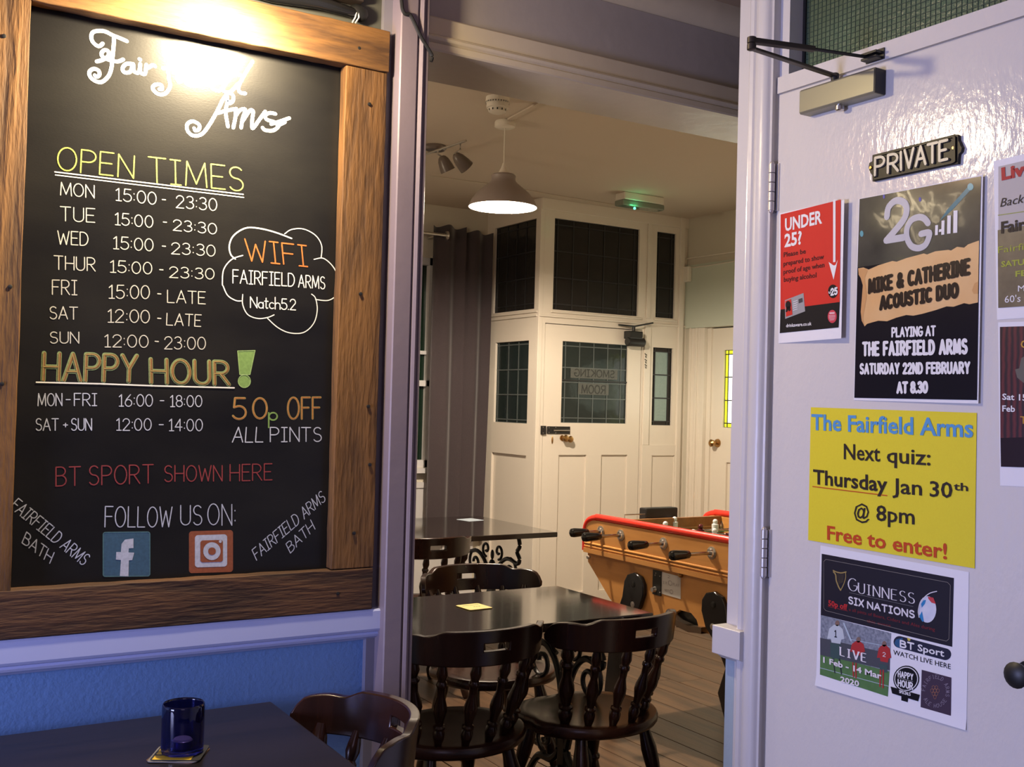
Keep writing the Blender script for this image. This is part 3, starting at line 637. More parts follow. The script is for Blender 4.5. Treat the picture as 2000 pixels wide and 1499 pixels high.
mb = MB(); ell(mb, BOARD, (413.5, 1077), 17, 17.5, .0016); ell(mb, BOARD, (430, 1058), 2.8, 3, .0016); mb.build('lens_ring', CL, cb, smooth=False, recalc=False)
mb = MB(); ell(mb, BOARD, (413.5, 1077), 7.5, 7.5, .0020); mb.build('lens_centre', CBR, cb, smooth=False, recalc=False)
# flowing pub name
s7 = lambda L: [(130+a/4.2553, 30+b/4.2553) for a, b in L]
mb = MB()
for q in ([(300,235),(268,258),(225,232),(205,190),(215,145),(260,130),(320,135),(380,165),(430,185),(500,215)], [(395,175),(390,260),(380,360),(372,440),(345,510),(290,555),(235,545),(195,510),(190,470),(225,445),(265,460),(272,495),(250,512),(235,500)],
          [(250,385),(300,370),(345,340),(345,300),(315,290),(290,315),(300,345),(350,370),(420,385),(470,368)],
          [(545,405),(495,405),(465,440),(480,475),(530,468),(552,405),(560,465),(600,475),(612,405),(612,470),(650,488),(662,412),(668,440),(715,415),(735,425)], [(605,365),(612,370)],
          [(905,315),(870,300),(850,350),(845,440),(848,520),(860,590),(820,650),(760,655),(715,610),(735,578),(785,580),(792,615),(770,615)], [(800,440),(900,450)],
          [(918,450),(915,520),(935,555),(975,530),(1040,500),(1042,460),(1000,455),(972,520),(1010,580),(1085,585),(1150,540),(1240,480),(1320,400),(1345,355)], [(1345,355),(1270,450),(1200,560),(1215,610),(1265,628),(1300,600)],
          [(1450,500),(1380,500),(1315,580),(1300,625),(1355,640),(1425,570)], [(1545,385),(1480,490),(1430,590),(1440,640),(1485,650)],
          [(1345,640),(1300,700),(1250,800),(1180,920),(1120,990),(1050,1000),(1005,960),(1003,905),(1050,882),(1100,910),(1100,948),(1070,960),(1060,940)], [(1330,640),(1335,720),(1322,800),(1340,925)], [(1345,640),(1382,665),(1382,710),(1355,732),(1345,715)], [(1260,812),(1340,790),(1410,778)],
          [(1405,785),(1402,850),(1385,935)], [(1402,840),(1440,790),(1485,785),(1462,860),(1450,935)], [(1462,880),(1520,795),(1550,800),(1542,870),(1545,940),(1600,870),(1650,800)], [(1735,820),(1690,812),(1655,830),(1660,865),(1730,890),(1762,920),(1715,958),(1650,955),(1628,935)], [(1700,905),(1780,880),(1850,855)], [(1750,920),(1815,888)]):
    lines(mb, BOARD, s7(q), .0082, .0006, 6)
mb.build('pub_name_lettering', CWb, cb, smooth=False, recalc=False)
fix(cb)

# ================================================================== POSTERS AND SIGNS ON THE DOOR
def poster(name, c, label, lift=None, cat='poster', m=None, n=8):
    pl = Plane(0, 1.85, lift); cen = pl.to3(sum((pl.px(*k) for k in c), Vector((0, 0)))/4)
    root = empty(name, cen, label, cat)
    mb = MB(); quad(mb, pl, c, .0003, n); quad(mb, pl, c, .0000, n); mb.build('sheet', m or M_paper, root, recalc=False)
    return root, pl
def part(root, name, fn, m, smooth=False):
    mb = MB(); mb.marks = []; fn(mb)
    cuts = [0]+[c for c in mb.marks if c]+[len(mb.f)]
    if len(mb.marks) < 2 or len(mb.marks) > 9: return mb.build(name, m, root, smooth=smooth, recalc=False)
    for a, b in zip(cuts, cuts[1:]):                       # every word or panel its own mesh
        fs = mb.f[a:b]
        if not fs: continue
        ids = sorted({i for f in fs for i in f}); mp = {i: k for k, i in enumerate(ids)}
        m2 = MB().add([mb.v[i] for i in ids], [tuple(mp[i] for i in f) for f in fs]); m2.build(name, m, root, smooth=smooth, recalc=False)
def ink(n, c, rough=.5, **k): return mat(n, c, rough, **{'spec': .25, **k})
I_red = ink('poster_red', (.62, .035, .025), .35); I_blk = ink('print_black', (.012, .011, .013), .32); I_wht = ink('print_white', (.80, .80, .82), .4)
I_mar = ink('print_maroon', (.05, .005, .010)); I_gry = ink('print_grey', (.33, .33, .34)); I_yel = ink('yellow_card', (.78, .68, .035), .6, noise=(300, .8, (.74, .62, .03)))
s0 = lambda x, y: DOOR.px(x, y)
z8 = lambda a, b: (1440+a/2.882, 280+b/2.882)
Z8 = lambda L: [z8(*q) for q in L]
# under 25 poster (right edge lifts away from the door)
e0 = s0(1523, 500)[0]
r, pl = poster('age_check_poster', [(1523,417), (1659,392), (1653,662), (1521,671)], 'red and black under 25 proof of age poster beside the upper hinge', lambda s, t: .0006+max(0, s-e0)*.075)
part(r, 'red_panel', lambda mb: quad(mb, pl, [z8(247,402), z8(612,322), z8(606,897), z8(247,937)], .0012, 10), I_red)
part(r, 'black_panel', lambda mb: quad(mb, pl, [z8(247,937), z8(606,897), z8(599,1040), z8(243,1070)], .0012, 10), I_blk)
part(r, 'heading_lettering', lambda mb: (ftext(mb, pl, 'UNDER', z8(275,495), z8(500,452), z8(275,425), .0018, .03), ftext(mb, pl, '25?', z8(272,585), z8(377,567), z8(272,513), .0018, .03)), I_wht)
part(r, 'body_lettering', lambda mb: [ftext(mb, pl, t, z8(*a), z8(*b), z8(a[0], a[1]-27), .0018, .018) for t, a, b in (('Please be', (267,642), (401,622)), ('prepared to show', (266,692), (511,654)), ('proof of age when', (266,738), (514,700)), ('buying alcohol', (268,782), (466,757)))], I_mar)
part(r, 'arrow', lambda mb: (poly(mb, pl, Z8([(566,324),(581,321),(581,672),(567,674)]), .0018), poly(mb, pl, Z8([(540,672),(567,690),(574,692),(582,688),(595,660),(570,772)]), .0018)), I_wht)
part(r, 'black_badge', lambda mb: ell(mb, pl, z8(566,837), 10.3, 13.2, .0018), I_blk)
part(r, 'badge_lettering', lambda mb: (strokes(mb, pl, '25', z8(556,858), z8(592,852), z8(556,824), .0040, .0024, gap=.3), strokes(mb, pl, 'u', z8(543,848), z8(552,847), z8(543,834), .0020, .0024)), I_wht)
part(r, 'id_card', lambda mb: poly(mb, pl, Z8([(275,885),(388,845),(398,948),(277,990)]), .0018), I_gry)
part(r, 'card_photo', lambda mb: poly(mb, pl, Z8([(279,890),(314,878),(322,966),(283,978)]), .0024), I_red)
part(r, 'card_silhouette', lambda mb: (ell(mb, pl, z8(297,912), 5.5, 8, .003), poly(mb, pl, Z8([(281,950),(288,925),(306,918),(313,940),(303,948),(297,940),(290,952)]), .003)), I_blk)
part(r, 'card_lettering', lambda mb: [poly(mb, pl, Z8([(326,a), (352,a-8), (352,a-5), (326,a+3)]), .0024) for a in (893, 905, 917, 929, 941)], I_wht)
part(r, 'card_box', lambda mb: poly(mb, pl, Z8([(358,880),(382,872),(384,895),(360,903)]), .0024), ink('dark_grey_print', (.06, .06, .065)))
part(r, 'website_lettering', lambda mb: ftext(mb, pl, 'drinkaware.co.uk', z8(283,1037), z8(437,1026), z8(283,1018), .0018, .02), I_wht)
part(r, 'pink_badge', lambda mb: ell(mb, pl, z8(562,978), 9.4, 12.8, .0018), ink('badge_pink', (.60, .05, .08)))
part(r, 'pink_badge_lettering', lambda mb: [poly(mb, pl, Z8([(562-w_, a), (562+w_, a-2), (562+w_, a+h), (562-w_, a+h+2)]), .0024) for a, w_, h in ((955, 16, 9), (972, 20, 2), (980, 20, 2), (988, 18, 2), (996, 14, 2))], ink('badge_pale', (.75, .45, .48)))
fix(r)
# gig poster
e1 = s0(1668, 500)[0]
r, pl = poster('gig_poster', [(1678,389), (1924,342), (1915,789), (1668,782)], 'tall dark acoustic duo gig poster with a parchment band in the middle', lambda s, t: .0006+max(0, s-e1)*.018)
nb = mat('gig_poster_sky', (.010, .012, .014), .14, noise=(7, .45, (.11, .105, .08)), coat=.4)
part(r, 'night_sky_print', lambda mb: quad(mb, pl, [z8(692,315), z8(1386,188), z8(1376,600), z8(680,700)], .0012, 10), nb, True)
part(r, 'black_print', lambda mb: quad(mb, pl, [z8(680,700), z8(1376,600), z8(1362,1447), z8(662,1434)], .0012, 10), ink('gig_black', (.010, .009, .014), .2), True)
part(r, 'light_beam', lambda mb: poly(mb, pl, Z8([(1318,240),(1340,252),(1225,375),(1150,440),(1190,380)]), .0016), ink('beam_cyan', (.07, .20, .25), .2))
part(r, 'star_glow', lambda mb: (ell(mb, pl, z8(1326,248), 6, 7, .0018), ell(mb, pl, z8(705,510), 3.5, 6, .0018)), ink('star_cyan', (.14, .38, .44), .2))
part(r, 'blue_stars', lambda mb: (ell(mb, pl, z8(832,302), 2, 4, .0018), ell(mb, pl, z8(1038,318), 2.4, 4.5, .0018)), ink('star_blue', (.12, .12, .45), .2))
part(r, 'logo_letters', lambda mb: (lines(mb, pl, Z8([(850,415),(858,365),(890,330),(925,325),(955,345),(962,385),(940,440),(850,545)]), .0150, .0020, 6), lines(mb, pl, Z8([(846,548),(945,532)]), .0150, .0020),
     lines(mb, pl, Z8([(1085,452),(1062,425),(1030,418),(990,435),(965,480),(965,535),(990,580),(1030,592),(1068,575),(1088,535),(1090,505),(1045,512)]), .0135, .0020, 5)), ink('logo_grey_white', (.55, .55, .58), .3))
part(r, 'signal_bars', lambda mb: [poly(mb, pl, Z8([(a,t+2),(a+w_,t),(a+w_-2,b-2),(a-2,b)]), .0020) for a, w_, t, b in ((1126,16,462,520), (1148,14,485,502), (1162,17,436,518), (1195,20,408,512), (1230,23,380,508))], I_wht)
pm = mat('parchment_print', (.66, .37, .14), .4, noise=(14, .7, (.74, .50, .24)))
edge = [(685,705),(715,700),(745,712),(800,688),(880,664),(905,668),(960,648),(1060,622),(1078,628),(1125,610),(1200,602),(1215,606),(1250,585),(1290,590),(1312,572),(1345,560),(1375,550),(1372,700),(1369,898),(1320,908),(1290,902),(1230,922),(1190,920),(1130,940),(1050,962),(1000,972),(960,968),(900,984),(850,1003),(800,1000),(762,1010),(735,1018),(722,1032),(708,1005),(700,950),(706,880),(712,800),(700,760),(688,740)]
part(r, 'parchment_band', lambda mb: poly(mb, pl, Z8(edge), .0016), pm)
part(r, 'parchment_curl', lambda mb: (poly(mb, pl, Z8([(688,706),(730,705),(740,718),(722,760),(735,860),(712,990),(722,1030),(706,1000),(700,950),(706,880),(712,800),(700,760),(688,740)]), .0020), poly(mb, pl, Z8([(1372,780),(1350,790),(1335,830),(1345,850),(1370,850)]), .0020)), ink('parchment_shade', (.60, .33, .13), .4))
IM = ink('gig_ink', (.02, .010, .008), .35)
part(r, 'artist_lettering', lambda mb: (strokes(mb, pl, 'MIKE & CATHERINE', z8(750,842), z8(1318,735), z8(750,772), .0078, .0026, gap=.26, narrow=.8), strokes(mb, pl, 'ACOUSTIC DUO', z8(815,934), z8(1252,864), z8(815,868), .0080, .0026, gap=.26, narrow=.8)), IM)
part(r, 'venue_lettering', lambda mb: (strokes(mb, pl, 'PLAYING AT', z8(880,1090), z8(1125,1082), z8(880,1042), .0042, .0020, gap=.24), strokes(mb, pl, 'THE FAIRFIELD ARMS', z8(715,1193), z8(1304,1182), z8(715,1126), .0066, .0020, gap=.28, narrow=.8)), I_wht)
part(r, 'date_lettering', lambda mb: (strokes(mb, pl, 'SATURDAY 22ND FEBRUARY', z8(699,1297), z8(1320,1294), z8(699,1245), .0053, .0020, gap=.28, narrow=.85), strokes(mb, pl, 'AT 8.30', z8(911,1404), z8(1079,1402), z8(911,1350), .0062, .0020, gap=.26)), I_wht)
fix(r)
# quiz notice
z9 = lambda a, b: (1400+a/2.085, 780+b/2.085)
r, pl = poster('quiz_notice', [(1584.5,796), (1908.5,807), (1904.5,1111), (1579,1055.5)], 'bright yellow quiz night notice with blue, black and red words', lambda s, t: .0010, cat='notice', m=I_yel)
I_qb = ink('quiz_blue', (.10, .32, .62)); I_qr = ink('quiz_red', (.55, .07, .015)); I_qk = ink('quiz_black', (.03, .02, .015))
part(r, 'title_lettering', lambda mb: ftext(mb, pl, 'The Fairfield Arms', z9(388,124), z9(1047,155), z9(388,60), .0014, .022), I_qb)
part(r, 'quiz_lettering', lambda mb: (ftext(mb, pl, 'Next', z9(520,244), z9(668,254), z9(520,180), .0014, .012), ftext(mb, pl, 'quiz:', z9(695,257), z9(873,270), z9(695,194), .0014, .012), ftext(mb, pl, 'Thursday', z9(395,344), z9(697,378), z9(395,285), .0014, .02), ftext(mb, pl, 'Jan', z9(718,382), z9(838,392), z9(718,320), .0014, .012), ftext(mb, pl, '30', z9(870,396), z9(962,403), z9(870,332), .0014, .012), ftext(mb, pl, 'th', z9(967,370), z9(1026,375), z9(967,338), .0014, .016), ftext(mb, pl, '@', z9(561,484), z9(625,490), z9(561,424), .0014, .008), ftext(mb, pl, '8pm', z9(652,494), z9(808,510), z9(652,430), .0014, .012)), I_qk)
part(r, 'red_underline', lambda mb: lines(mb, pl, [z9(393,356), z9(696,393)], .0020, .0012), I_qr)
part(r, 'free_entry_lettering', lambda mb: ftext(mb, pl, 'Free to enter!', z9(452,571), z9(940,652), z9(452,514), .0014, .02), I_qr)
fix(r)
# rugby poster, bottom edge curling off the door
zA = lambda a, b: (1560+a/4.164, 1060+b/4.164); ZA = lambda L: [zA(*q) for q in L]
tb = s0(1858, 1399)[1]
r, pl = poster('rugby_poster', [(1603,1066), (1893,1118), (1888,1427), (1594,1339)], 'white rugby tournament poster with a black banner, hanging lowest on the door', lambda s, t: .0005+max(0, tb-.012-t)*.35, n=14)
part(r, 'black_banner', lambda mb: quad(mb, pl, [zA(190,92), zA(1265,290), zA(1251,850), zA(182,590)], .0007, 8), ink('banner_black', (.018, .016, .024), .4))
part(r, 'banner_outline', lambda mb: lines(mb, pl, ZA([(225,138),(1215,325),(1238,350),(1226,785),(1205,803),(225,555),(208,535),(208,155),(225,138)]), .0006, .0011), ink('thin_gold', (.35, .32, .28)))
Ig = ink('harp_gold', (.34, .25, .09), .4)
part(r, 'harp_logo', lambda mb: (lines(mb, pl, ZA([(285,228),(310,240),(350,248),(390,240)]), .0026, .0011, 4), lines(mb, pl, ZA([(288,240),(305,265),(310,310),(328,360),(345,388)]), .0034, .0011, 4), lines(mb, pl, ZA([(385,245),(385,290),(368,345),(345,390)]), .0020, .0011, 4), [lines(mb, pl, ZA([(320+i*12, 250+i), (330+i*8, 340-i*4)]), .0003, .0011) for i in range(5)]), Ig)
I_sil = ink('banner_white', (.72, .70, .74))
part(r, 'banner_title', lambda mb: (strokes(mb, pl, 'G', zA(408,388), zA(480,402), zA(408,288), .0034, .0011, pen=.3, serif=.0016), strokes(mb, pl, 'UINNESS', zA(490,412), zA(944,500), zA(490,330), .0032, .0011, pen=.28, gap=.24, serif=.0018)), I_sil)
part(r, 'title_rule', lambda mb: lines(mb, pl, ZA([(415,408),(935,522)]), .0004, .0011), I_gry)
part(r, 'six_nations_lettering', lambda mb: (strokes(mb, pl, 'SIX', zA(412,495), zA(530,524), zA(412,442), .0034, .0011, gap=.24), strokes(mb, pl, 'NATIONS', zA(565,534), zA(943,614), zA(565,482), .0034, .0011, gap=.24)), I_sil)
part(r, 'offer_lettering', lambda mb: (ftext(mb, pl, '50p off', zA(245,512), zA(400,550), zA(245,468), .0012, .03), lines(mb, pl, ZA([(242,520),(402,558)]), .0006, .0012)), ink('offer_red', (.50, .03, .03)))
part(r, 'small_print', lambda mb: (ftext(mb, pl, 'a all pints of Beers, Ciders and Ales during', zA(412,556), zA(1112,722), zA(412,530), .0010, .008), ftext(mb, pl, 'this event', zA(558,648), zA(755,690), zA(558,624), .0010, .008)), ink('dull_red_print', (.17, .02, .025)))
part(r, 'rugby_ball', lambda mb: (ell(mb, pl, zA(1050,545), 17.5, 26, .0011), ), ink('ball_white', (.55, .60, .75), noise=(60, .5, (.70, .72, .80))))
part(r, 'ball_panels', lambda mb: (poly(mb, pl, ZA([(1000,500),(1020,470),(1040,468),(1030,500),(1005,530)]), .0015), poly(mb, pl, ZA([(985,600),(1008,560),(1022,640),(1010,645)]), .0015)), ink('ball_blue', (.03, .22, .50)))
part(r, 'ball_red_panel', lambda mb: poly(mb, pl, ZA([(1055,440),(1100,450),(1120,500),(1085,490),(1060,460)]), .0015), ink('ball_red', (.55, .06, .07)))
part(r, 'six_swoosh', lambda mb: lines(mb, pl, ZA([(1128,398),(1075,412),(1030,445),(992,500),(978,560),(985,610)]), .0018, .0017, 4), I_sil)
cm = mat('crowd_print', (.10, .12, .16), .5, noise=(160, .5, (.33, .36, .42)))
part(r, 'crowd_photo', lambda mb: poly(mb, pl, ZA([(182,590),(755,738),(742,1050),(178,905)]), .0007), cm)
part(r, 'pitch_photo', lambda mb: poly(mb, pl, ZA([(178,905),(742,1050),(728,1255),(175,1075)]), .0007), mat('pitch_print', (.07, .17, .045), .5, noise=(40, .5, (.10, .22, .07))))
part(r, 'stand_photo', lambda mb: poly(mb, pl, ZA([(178,775),(745,905),(744,1040),(178,915)]), .0009), ink('stand_dark', (.07, .075, .09)))
part(r, 'pitch_line', lambda mb: (lines(mb, pl, ZA([(178,1020),(735,1170)]), .0012, .0011), lines(mb, pl, ZA([(372,660),(430,800)]), .004, .0011), lines(mb, pl, ZA([(430,790),(748,850)]), .0014, .0011)), ink('pale_line', (.45, .55, .62)))
def player(mb_s, pl, x, y, h, w_):
    poly(mb_s, pl, ZA([(x-w_*.5,y),(x-w_*.15,y-h*.10),(x+w_*.15,y-h*.10),(x+w_*.5,y+h*.02),(x+w_*.62,y+h*.28),(x+w_*.40,y+h*.30),(x+w_*.32,y+h*.42),(x-w_*.34,y+h*.38),(x-w_*.38,y+h*.28),(x-w_*.66,y+h*.28)]), .0013)
part(r, 'white_player_shirt', lambda mb: player(mb, pl, 308, 700, 300, 110), ink('shirt_white', (.52, .58, .62)))
part(r, 'red_player_shirt', lambda mb: (player(mb, pl, 485, 825, 230, 95), player(mb, pl, 700, 860, 280, 90)), ink('shirt_red', (.42, .035, .035)))
for q_ in range(1): [part(r, 'red_sock', lambda mb: lines(mb, pl, ZA(q), .0034, .0013), ink('shirt_red', (.42, .035, .035))) for q in ([(445,980),(450,1090)], [(470,985),(470,1100)], [(670,1040),(665,1170)], [(692,1040),(690,1180)])]#ink('shirt_red', (.42, .035, .035)))
part(r, 'player_shorts', lambda mb: (poly(mb, pl, ZA([(262,815),(345,830),(350,900),(335,955),(305,940),(290,950),(262,930)]), .0013), poly(mb, pl, ZA([(660,985),(725,1000),(725,1060),(665,1050)]), .0013)), ink('shorts_dark_green', (.05, .09, .09)))
part(r, 'player_legs', lambda mb: [lines(mb, pl, ZA(q), .0032, .0012) for q in ([(285,945),(298,1060)], [(335,950),(352,1070)])], ink('sock_dark', (.03, .035, .04)))
part(r, 'player_heads', lambda mb: [ell(mb, pl, zA(*q), 4.2, 5.5, .0013) for q in ((318,658), (490,792), (700,825))], ink('head_tan', (.22, .14, .11)))
part(r, 'shirt_numbers', lambda mb: (strokes(mb, pl, '1', zA(298,768), zA(312,770), zA(298,715), .0020, .0018), ), I_blk)
part(r, 'shirt_number_white', lambda mb: strokes(mb, pl, '2', zA(690,925), zA(712,930), zA(690,893), .0012, .0018), I_wht)
I_pk = ink('fixture_white', (.80, .76, .78))
part(r, 'fixture_lettering', lambda mb: (strokes(mb, pl, 'LIVE', zA(345,918), zA(555,975), zA(345,852), .0046, .0020, pen=.35, serif=.0024, gap=.3), ftext(mb, pl, '1 Feb - 14 Mar', zA(205,975), zA(680,1112), zA(205,930), .0020, .03), ftext(mb, pl, '2020', zA(345,1132), zA(498,1172), zA(345,1088), .0020, .03)), I_pk)
part(r, 'sport_pill', lambda mb: poly(mb, pl, [(zA(822,810)[0]+11.5*cos(radians(a)), zA(822,810)[1]+11.5*sin(radians(a))) for a in range(100, 281, 15)]+[(zA(1195,910)[0]+11.5*cos(radians(a)), zA(1195,910)[1]+11.5*sin(radians(a))) for a in range(-80, 101, 15)], .0007), ink('pill_navy', (.02, .022, .045)))
part(r, 'pill_colour', lambda mb: poly(mb, pl, ZA([(795,790),(850,775),(838,860),(800,850),(782,820)]), .0010), ink('pill_teal', (.03, .10, .22)))
part(r, 'pill_yellow', lambda mb: poly(mb, pl, ZA([(885,775),(915,785),(908,802),(892,800)]), .0010), ink('pill_yellow', (.60, .50, .08)))
part(r, 'channel_lettering', lambda mb: (strokes(mb, pl, 'BT', zA(832,848), zA(940,875), zA(832,798), .0034, .0014, gap=.2), ftext(mb, pl, 'Sport', zA(972,880), zA(1188,930), zA(972,825), .0014, .02)), I_wht)
part(r, 'watch_live_lettering', lambda mb: ftext(mb, pl, 'WATCH LIVE HERE', zA(773,912), zA(1240,1032), zA(773,872), .0010, .004), I_blk)
part(r, 'badge_disc', lambda mb: (ell(mb, pl, zA(878,1110), 25.5, 26, .0007, rot=.2),), I_blk)
part(r, 'badge_ring', lambda mb: ell(mb, pl, zA(878,1110), 23.2, 23.6, .0010, rot=.2), I_wht)
part(r, 'badge_inner_disc', lambda mb: ell(mb, pl, zA(878,1110), 21.5, 21.9, .0013, rot=.2), I_blk)
part(r, 'badge_ribbon', lambda mb: (poly(mb, pl, ZA([(752,1172),(990,1240),(975,1292),(765,1228)]), .0016), poly(mb, pl, ZA([(838,1235),(895,1252),(890,1300),(838,1285)]), .0010)), I_blk)
part(r, 'badge_lettering', lambda mb: (strokes(mb, pl, 'HAPPY', zA(815,1090), zA(935,1118), zA(815,1045), .0024, .0019, gap=.3), strokes(mb, pl, 'HOUR', zA(815,1165), zA(932,1195), zA(815,1115), .0028, .0019, gap=.3), strokes(mb, pl, 'SPECIALS', zA(825,1222), zA(915,1246), zA(825,1200), .0012, .0022), lines(mb, pl, ZA([(812,1100),(935,1132)]), .0004, .0019)), I_wht)
part(r, 'ale_house_square', lambda mb: poly(mb, pl, ZA([(1003,1036),(1245,1100),(1241,1411),(994,1340)]), .0007), ink('plum_print', (.055, .035, .06)))
def circ_text(mb, pl, text, c, rx, ry, a0, a1, h, wd, off, flip=False):
    n = len(text)
    for i, ch in enumerate(text):
        if ch == ' ': continue
        a = radians(a0+(a1-a0)*i/(n-1)); cx, cy = c[0]+rx*cos(a), c[1]-ry*sin(a)
        ux, uy = (cos(a), -sin(a)); k = -1 if flip else 1; ux *= k; uy *= k; txx, tyy = -uy, ux
        wl = h*.55 if ch != 'I' else h*.15
        strokes(mb, pl, ch, (cx-txx*wl/2, cy-tyy*wl/2), (cx+txx*wl/2, cy+tyy*wl/2), (cx-txx*wl/2+ux*h, cy-tyy*wl/2+uy*h), wd, off)
Ip = ink('dull_lilac_print', (.26, .22, .28))
part(r, 'ale_house_lettering', lambda mb: (circ_text(mb, pl, 'FAIRFIELD ARMS', zA(1117,1215), 20.5, 26, 172, -14, 7, .0009, .0011), circ_text(mb, pl, 'ALE HOUSE', zA(1117,1215), 26, 31, 212, 322, 7, .0009, .0011, True)), Ip)
def hop(mb):
    c = zA(1112,1218)
    for i, row in enumerate((2, 3, 2, 1)):
        for j in range(row):
            x = c[0]+(j-(row-1)/2)*6; y = c[1]-9+i*6.2
            lines(mb, pl, [(x-2.8,y-2), (x,y-4), (x+2.8,y-2), (x+2.2,y+2), (x,y+4), (x-2.2,y+2), (x-2.8,y-2)], .0006, .0011)
part(r, 'hop_emblem', hop, ink('copper_print', (.36, .16, .09)))
fix(r)
# two posters cut by the right hand side of the view
zB = lambda a, b: (1880+a/2.204, 280+b/2.204); ZB = lambda L: [zB(*q) for q in L]
def wide(name, tl, bl, slope_t, slope_b, label, wpx=210, **k):
    return poster(name, [tl, (tl[0]+wpx, tl[1]+slope_t*wpx), (bl[0]+wpx, bl[1]+slope_b*wpx), bl], label, lambda s, t: .0006, **k)
r, pl = wide('live_music_poster', (1941,315), (1948,625), -.235, -.07, 'white and brown live music poster at the right end of the upper row')
part(r, 'grey_header', lambda mb: poly(mb, pl, [(1951,326), (2140,282), (2140,437), (1951,470)], .0012), ink('header_grey', (.50, .47, .45)))
part(r, 'brown_photo', lambda mb: quad(mb, pl, [(1950,450), (2140,418), (2140,590), (1951,602)], .0016, 4), mat('brown_photo_print', (.07, .055, .03), .35, noise=(18, .5, (.20, .16, .09))))
part(r, 'green_rule', lambda mb: lines(mb, pl, [(1951,421), (2110,398)], .0016, .0016), ink('rule_green', (.33, .36, .08)))
part(r, 'red_lettering', lambda mb: strokes(mb, pl, 'LIVE', (1959,352), (2035,334), (1958,330), .0062, .0022, pen=.45, serif=.004) if False else (ftext(mb, pl, 'Live', (1958,352), (2022,337), (1957,329), .0022, .05)), ink('live_red', (.42, .03, .035)))
part(r, 'black_lettering', lambda mb: (ftext(mb, pl, 'Back', (1955,405), (2002,396), (1955,388), .0022, .0, .25), ftext(mb, pl, 'Fairfield', (1957,456), (2056,440), (1957,434), .0026, .035)), I_qk)
Ill = ink('lime_print', (.36, .40, .05))
part(r, 'lime_lettering', lambda mb: (ftext(mb, pl, 'Fairfield', (1951,495), (2035,484), (1951,482), .0022), ftext(mb, pl, 'SATURDAY', (1957,522), (2056,512), (1957,511), .0022, .03), ftext(mb, pl, 'FEB', (1985,541), (2020,537), (1985,530), .0022, .03)), Ill)
part(r, 'white_lettering', lambda mb: (ftext(mb, pl, 'M', (1990,570), (2003,569), (1990,558), .0022), ftext(mb, pl, "60's to", (1964,592), (2020,588), (1964,578), .0022)), I_wht)
fix(r)
r, pl = wide('curtain_poster', (1950,630), (1954,949), -.03, .045, 'dark red stage curtain poster at the right end of the lower row')
cu = D.materials.new('red_curtain_print'); cu.use_nodes = True; nt = cu.node_tree; b = nt.nodes['Principled BSDF']; b.inputs['Roughness'].default_value = .35
tc = nt.nodes.new('ShaderNodeTexCoord'); wv = nt.nodes.new('ShaderNodeTexWave'); wv.bands_direction = 'Y'; wv.inputs['Scale'].default_value = 26; wv.inputs['Distortion'].default_value = 2
rp = nt.nodes.new('ShaderNodeValToRGB'); rp.color_ramp.elements[0].color = (.018, .006, .007, 1); rp.color_ramp.elements[1].color = (.12, .018, .016, 1)
nt.links.new(tc.outputs['Object'], wv.inputs['Vector']); nt.links.new(wv.outputs['Fac'], rp.inputs['Fac']); nt.links.new(rp.outputs[0], b.inputs['Base Color'])
part(r, 'curtain_print', lambda mb: quad(mb, pl, [(1954,639), (2140,634), (2140,850), (1955,856)], .0012, 4), cu)
part(r, 'dark_stage', lambda mb: quad(mb, pl, [(1955,856), (2140,850), (2140,918), (1956,912)], .0012, 4), ink('stage_dark', (.02, .009, .012), .35))
part(r, 'date_lettering', lambda mb: (ftext(mb, pl, 'Sat 15', (1959,781), (2007,783), (1959,769), .0018, .02), ftext(mb, pl, 'Feb', (1959,804), (1984,805), (1959,792), .0018, .02)), I_wht)
part(r, 'gold_lettering', lambda mb: (ftext(mb, pl, 'C', (1995,680), (2008,680), (1995,665), .0018, .02), ftext(mb, pl, 'Th', (1994,828), (2016,829), (1994,813), .0018)), ink('gold_print', (.55, .30, .04)))
part(r, 'statue_figure', lambda mb: poly(mb, pl, [(1996,700), (2010,692), (2022,700), (2024,745), (2000,748), (1988,738), (1984,722), (1992,720)], .0016), ink('statue_grey', (.13, .12, .10)))
fix(r)

# PRIVATE plate
z7 = lambda a, b: (1440+a/3.57, b/3.57); Z7 = lambda L: [z7(*q) for q in L]
pv = empty('private_sign', DOOR.to3(DOOR.px(1795, 310)), 'black cast metal plate reading PRIVATE screwed to the door', 'sign')
out7 = [(960,1085),(1518,945),(1530,940),(1560,945),(1562,985),(1572,1000),(1576,1015),(1587,1035),(1580,1065),(1564,1080),(1560,1110),(1558,1148),(1525,1152),(960,1270),(958,1225),(945,1210),(932,1175),(938,1140),(958,1128)]
qs = [DOOR.px(*q) for q in Z7(out7)]
mb = MB(); n = len(qs); mb.add([DOOR.to3(q, .0085) for q in qs]+[DOOR.to3(q, .0006) for q in qs], [tuple(range(n))]+[(i, (i+1) % n, n+(i+1) % n, n+i) for i in range(n)]+[tuple(range(n, 2*n))[::-1]])
Mplate = mat('black_gold_cast_plate', (.014, .012, .008), .42, .1, spec=.3)
mb.build('plate', Mplate, pv, smooth=False, bevel=.001)
mb = MB(); lines(mb, DOOR, Z7([(978,1095),(1525,958),(1540,965),(1540,1130),(1518,1140),(975,1255),(978,1225),(978,1095)]), .0040, .0082, depth=.004); mb.build('raised_rim', Mplate, pv, smooth=False)
mb = MB(); strokes(mb, DOOR, 'PR', z7(988,1228), z7(1148,1196), z7(990,1108), .0058, .008, depth=.0052, gap=.22); strokes(mb, DOOR, 'VATE', z7(1196,1182), z7(1492,1116), z7(1196,1055), .0058, .008, depth=.0052, gap=.16); strokes(mb, DOOR, '|', z7(1168,1190), z7(1174,1189), z7(1166,1068), .0058, .008, depth=.0052)
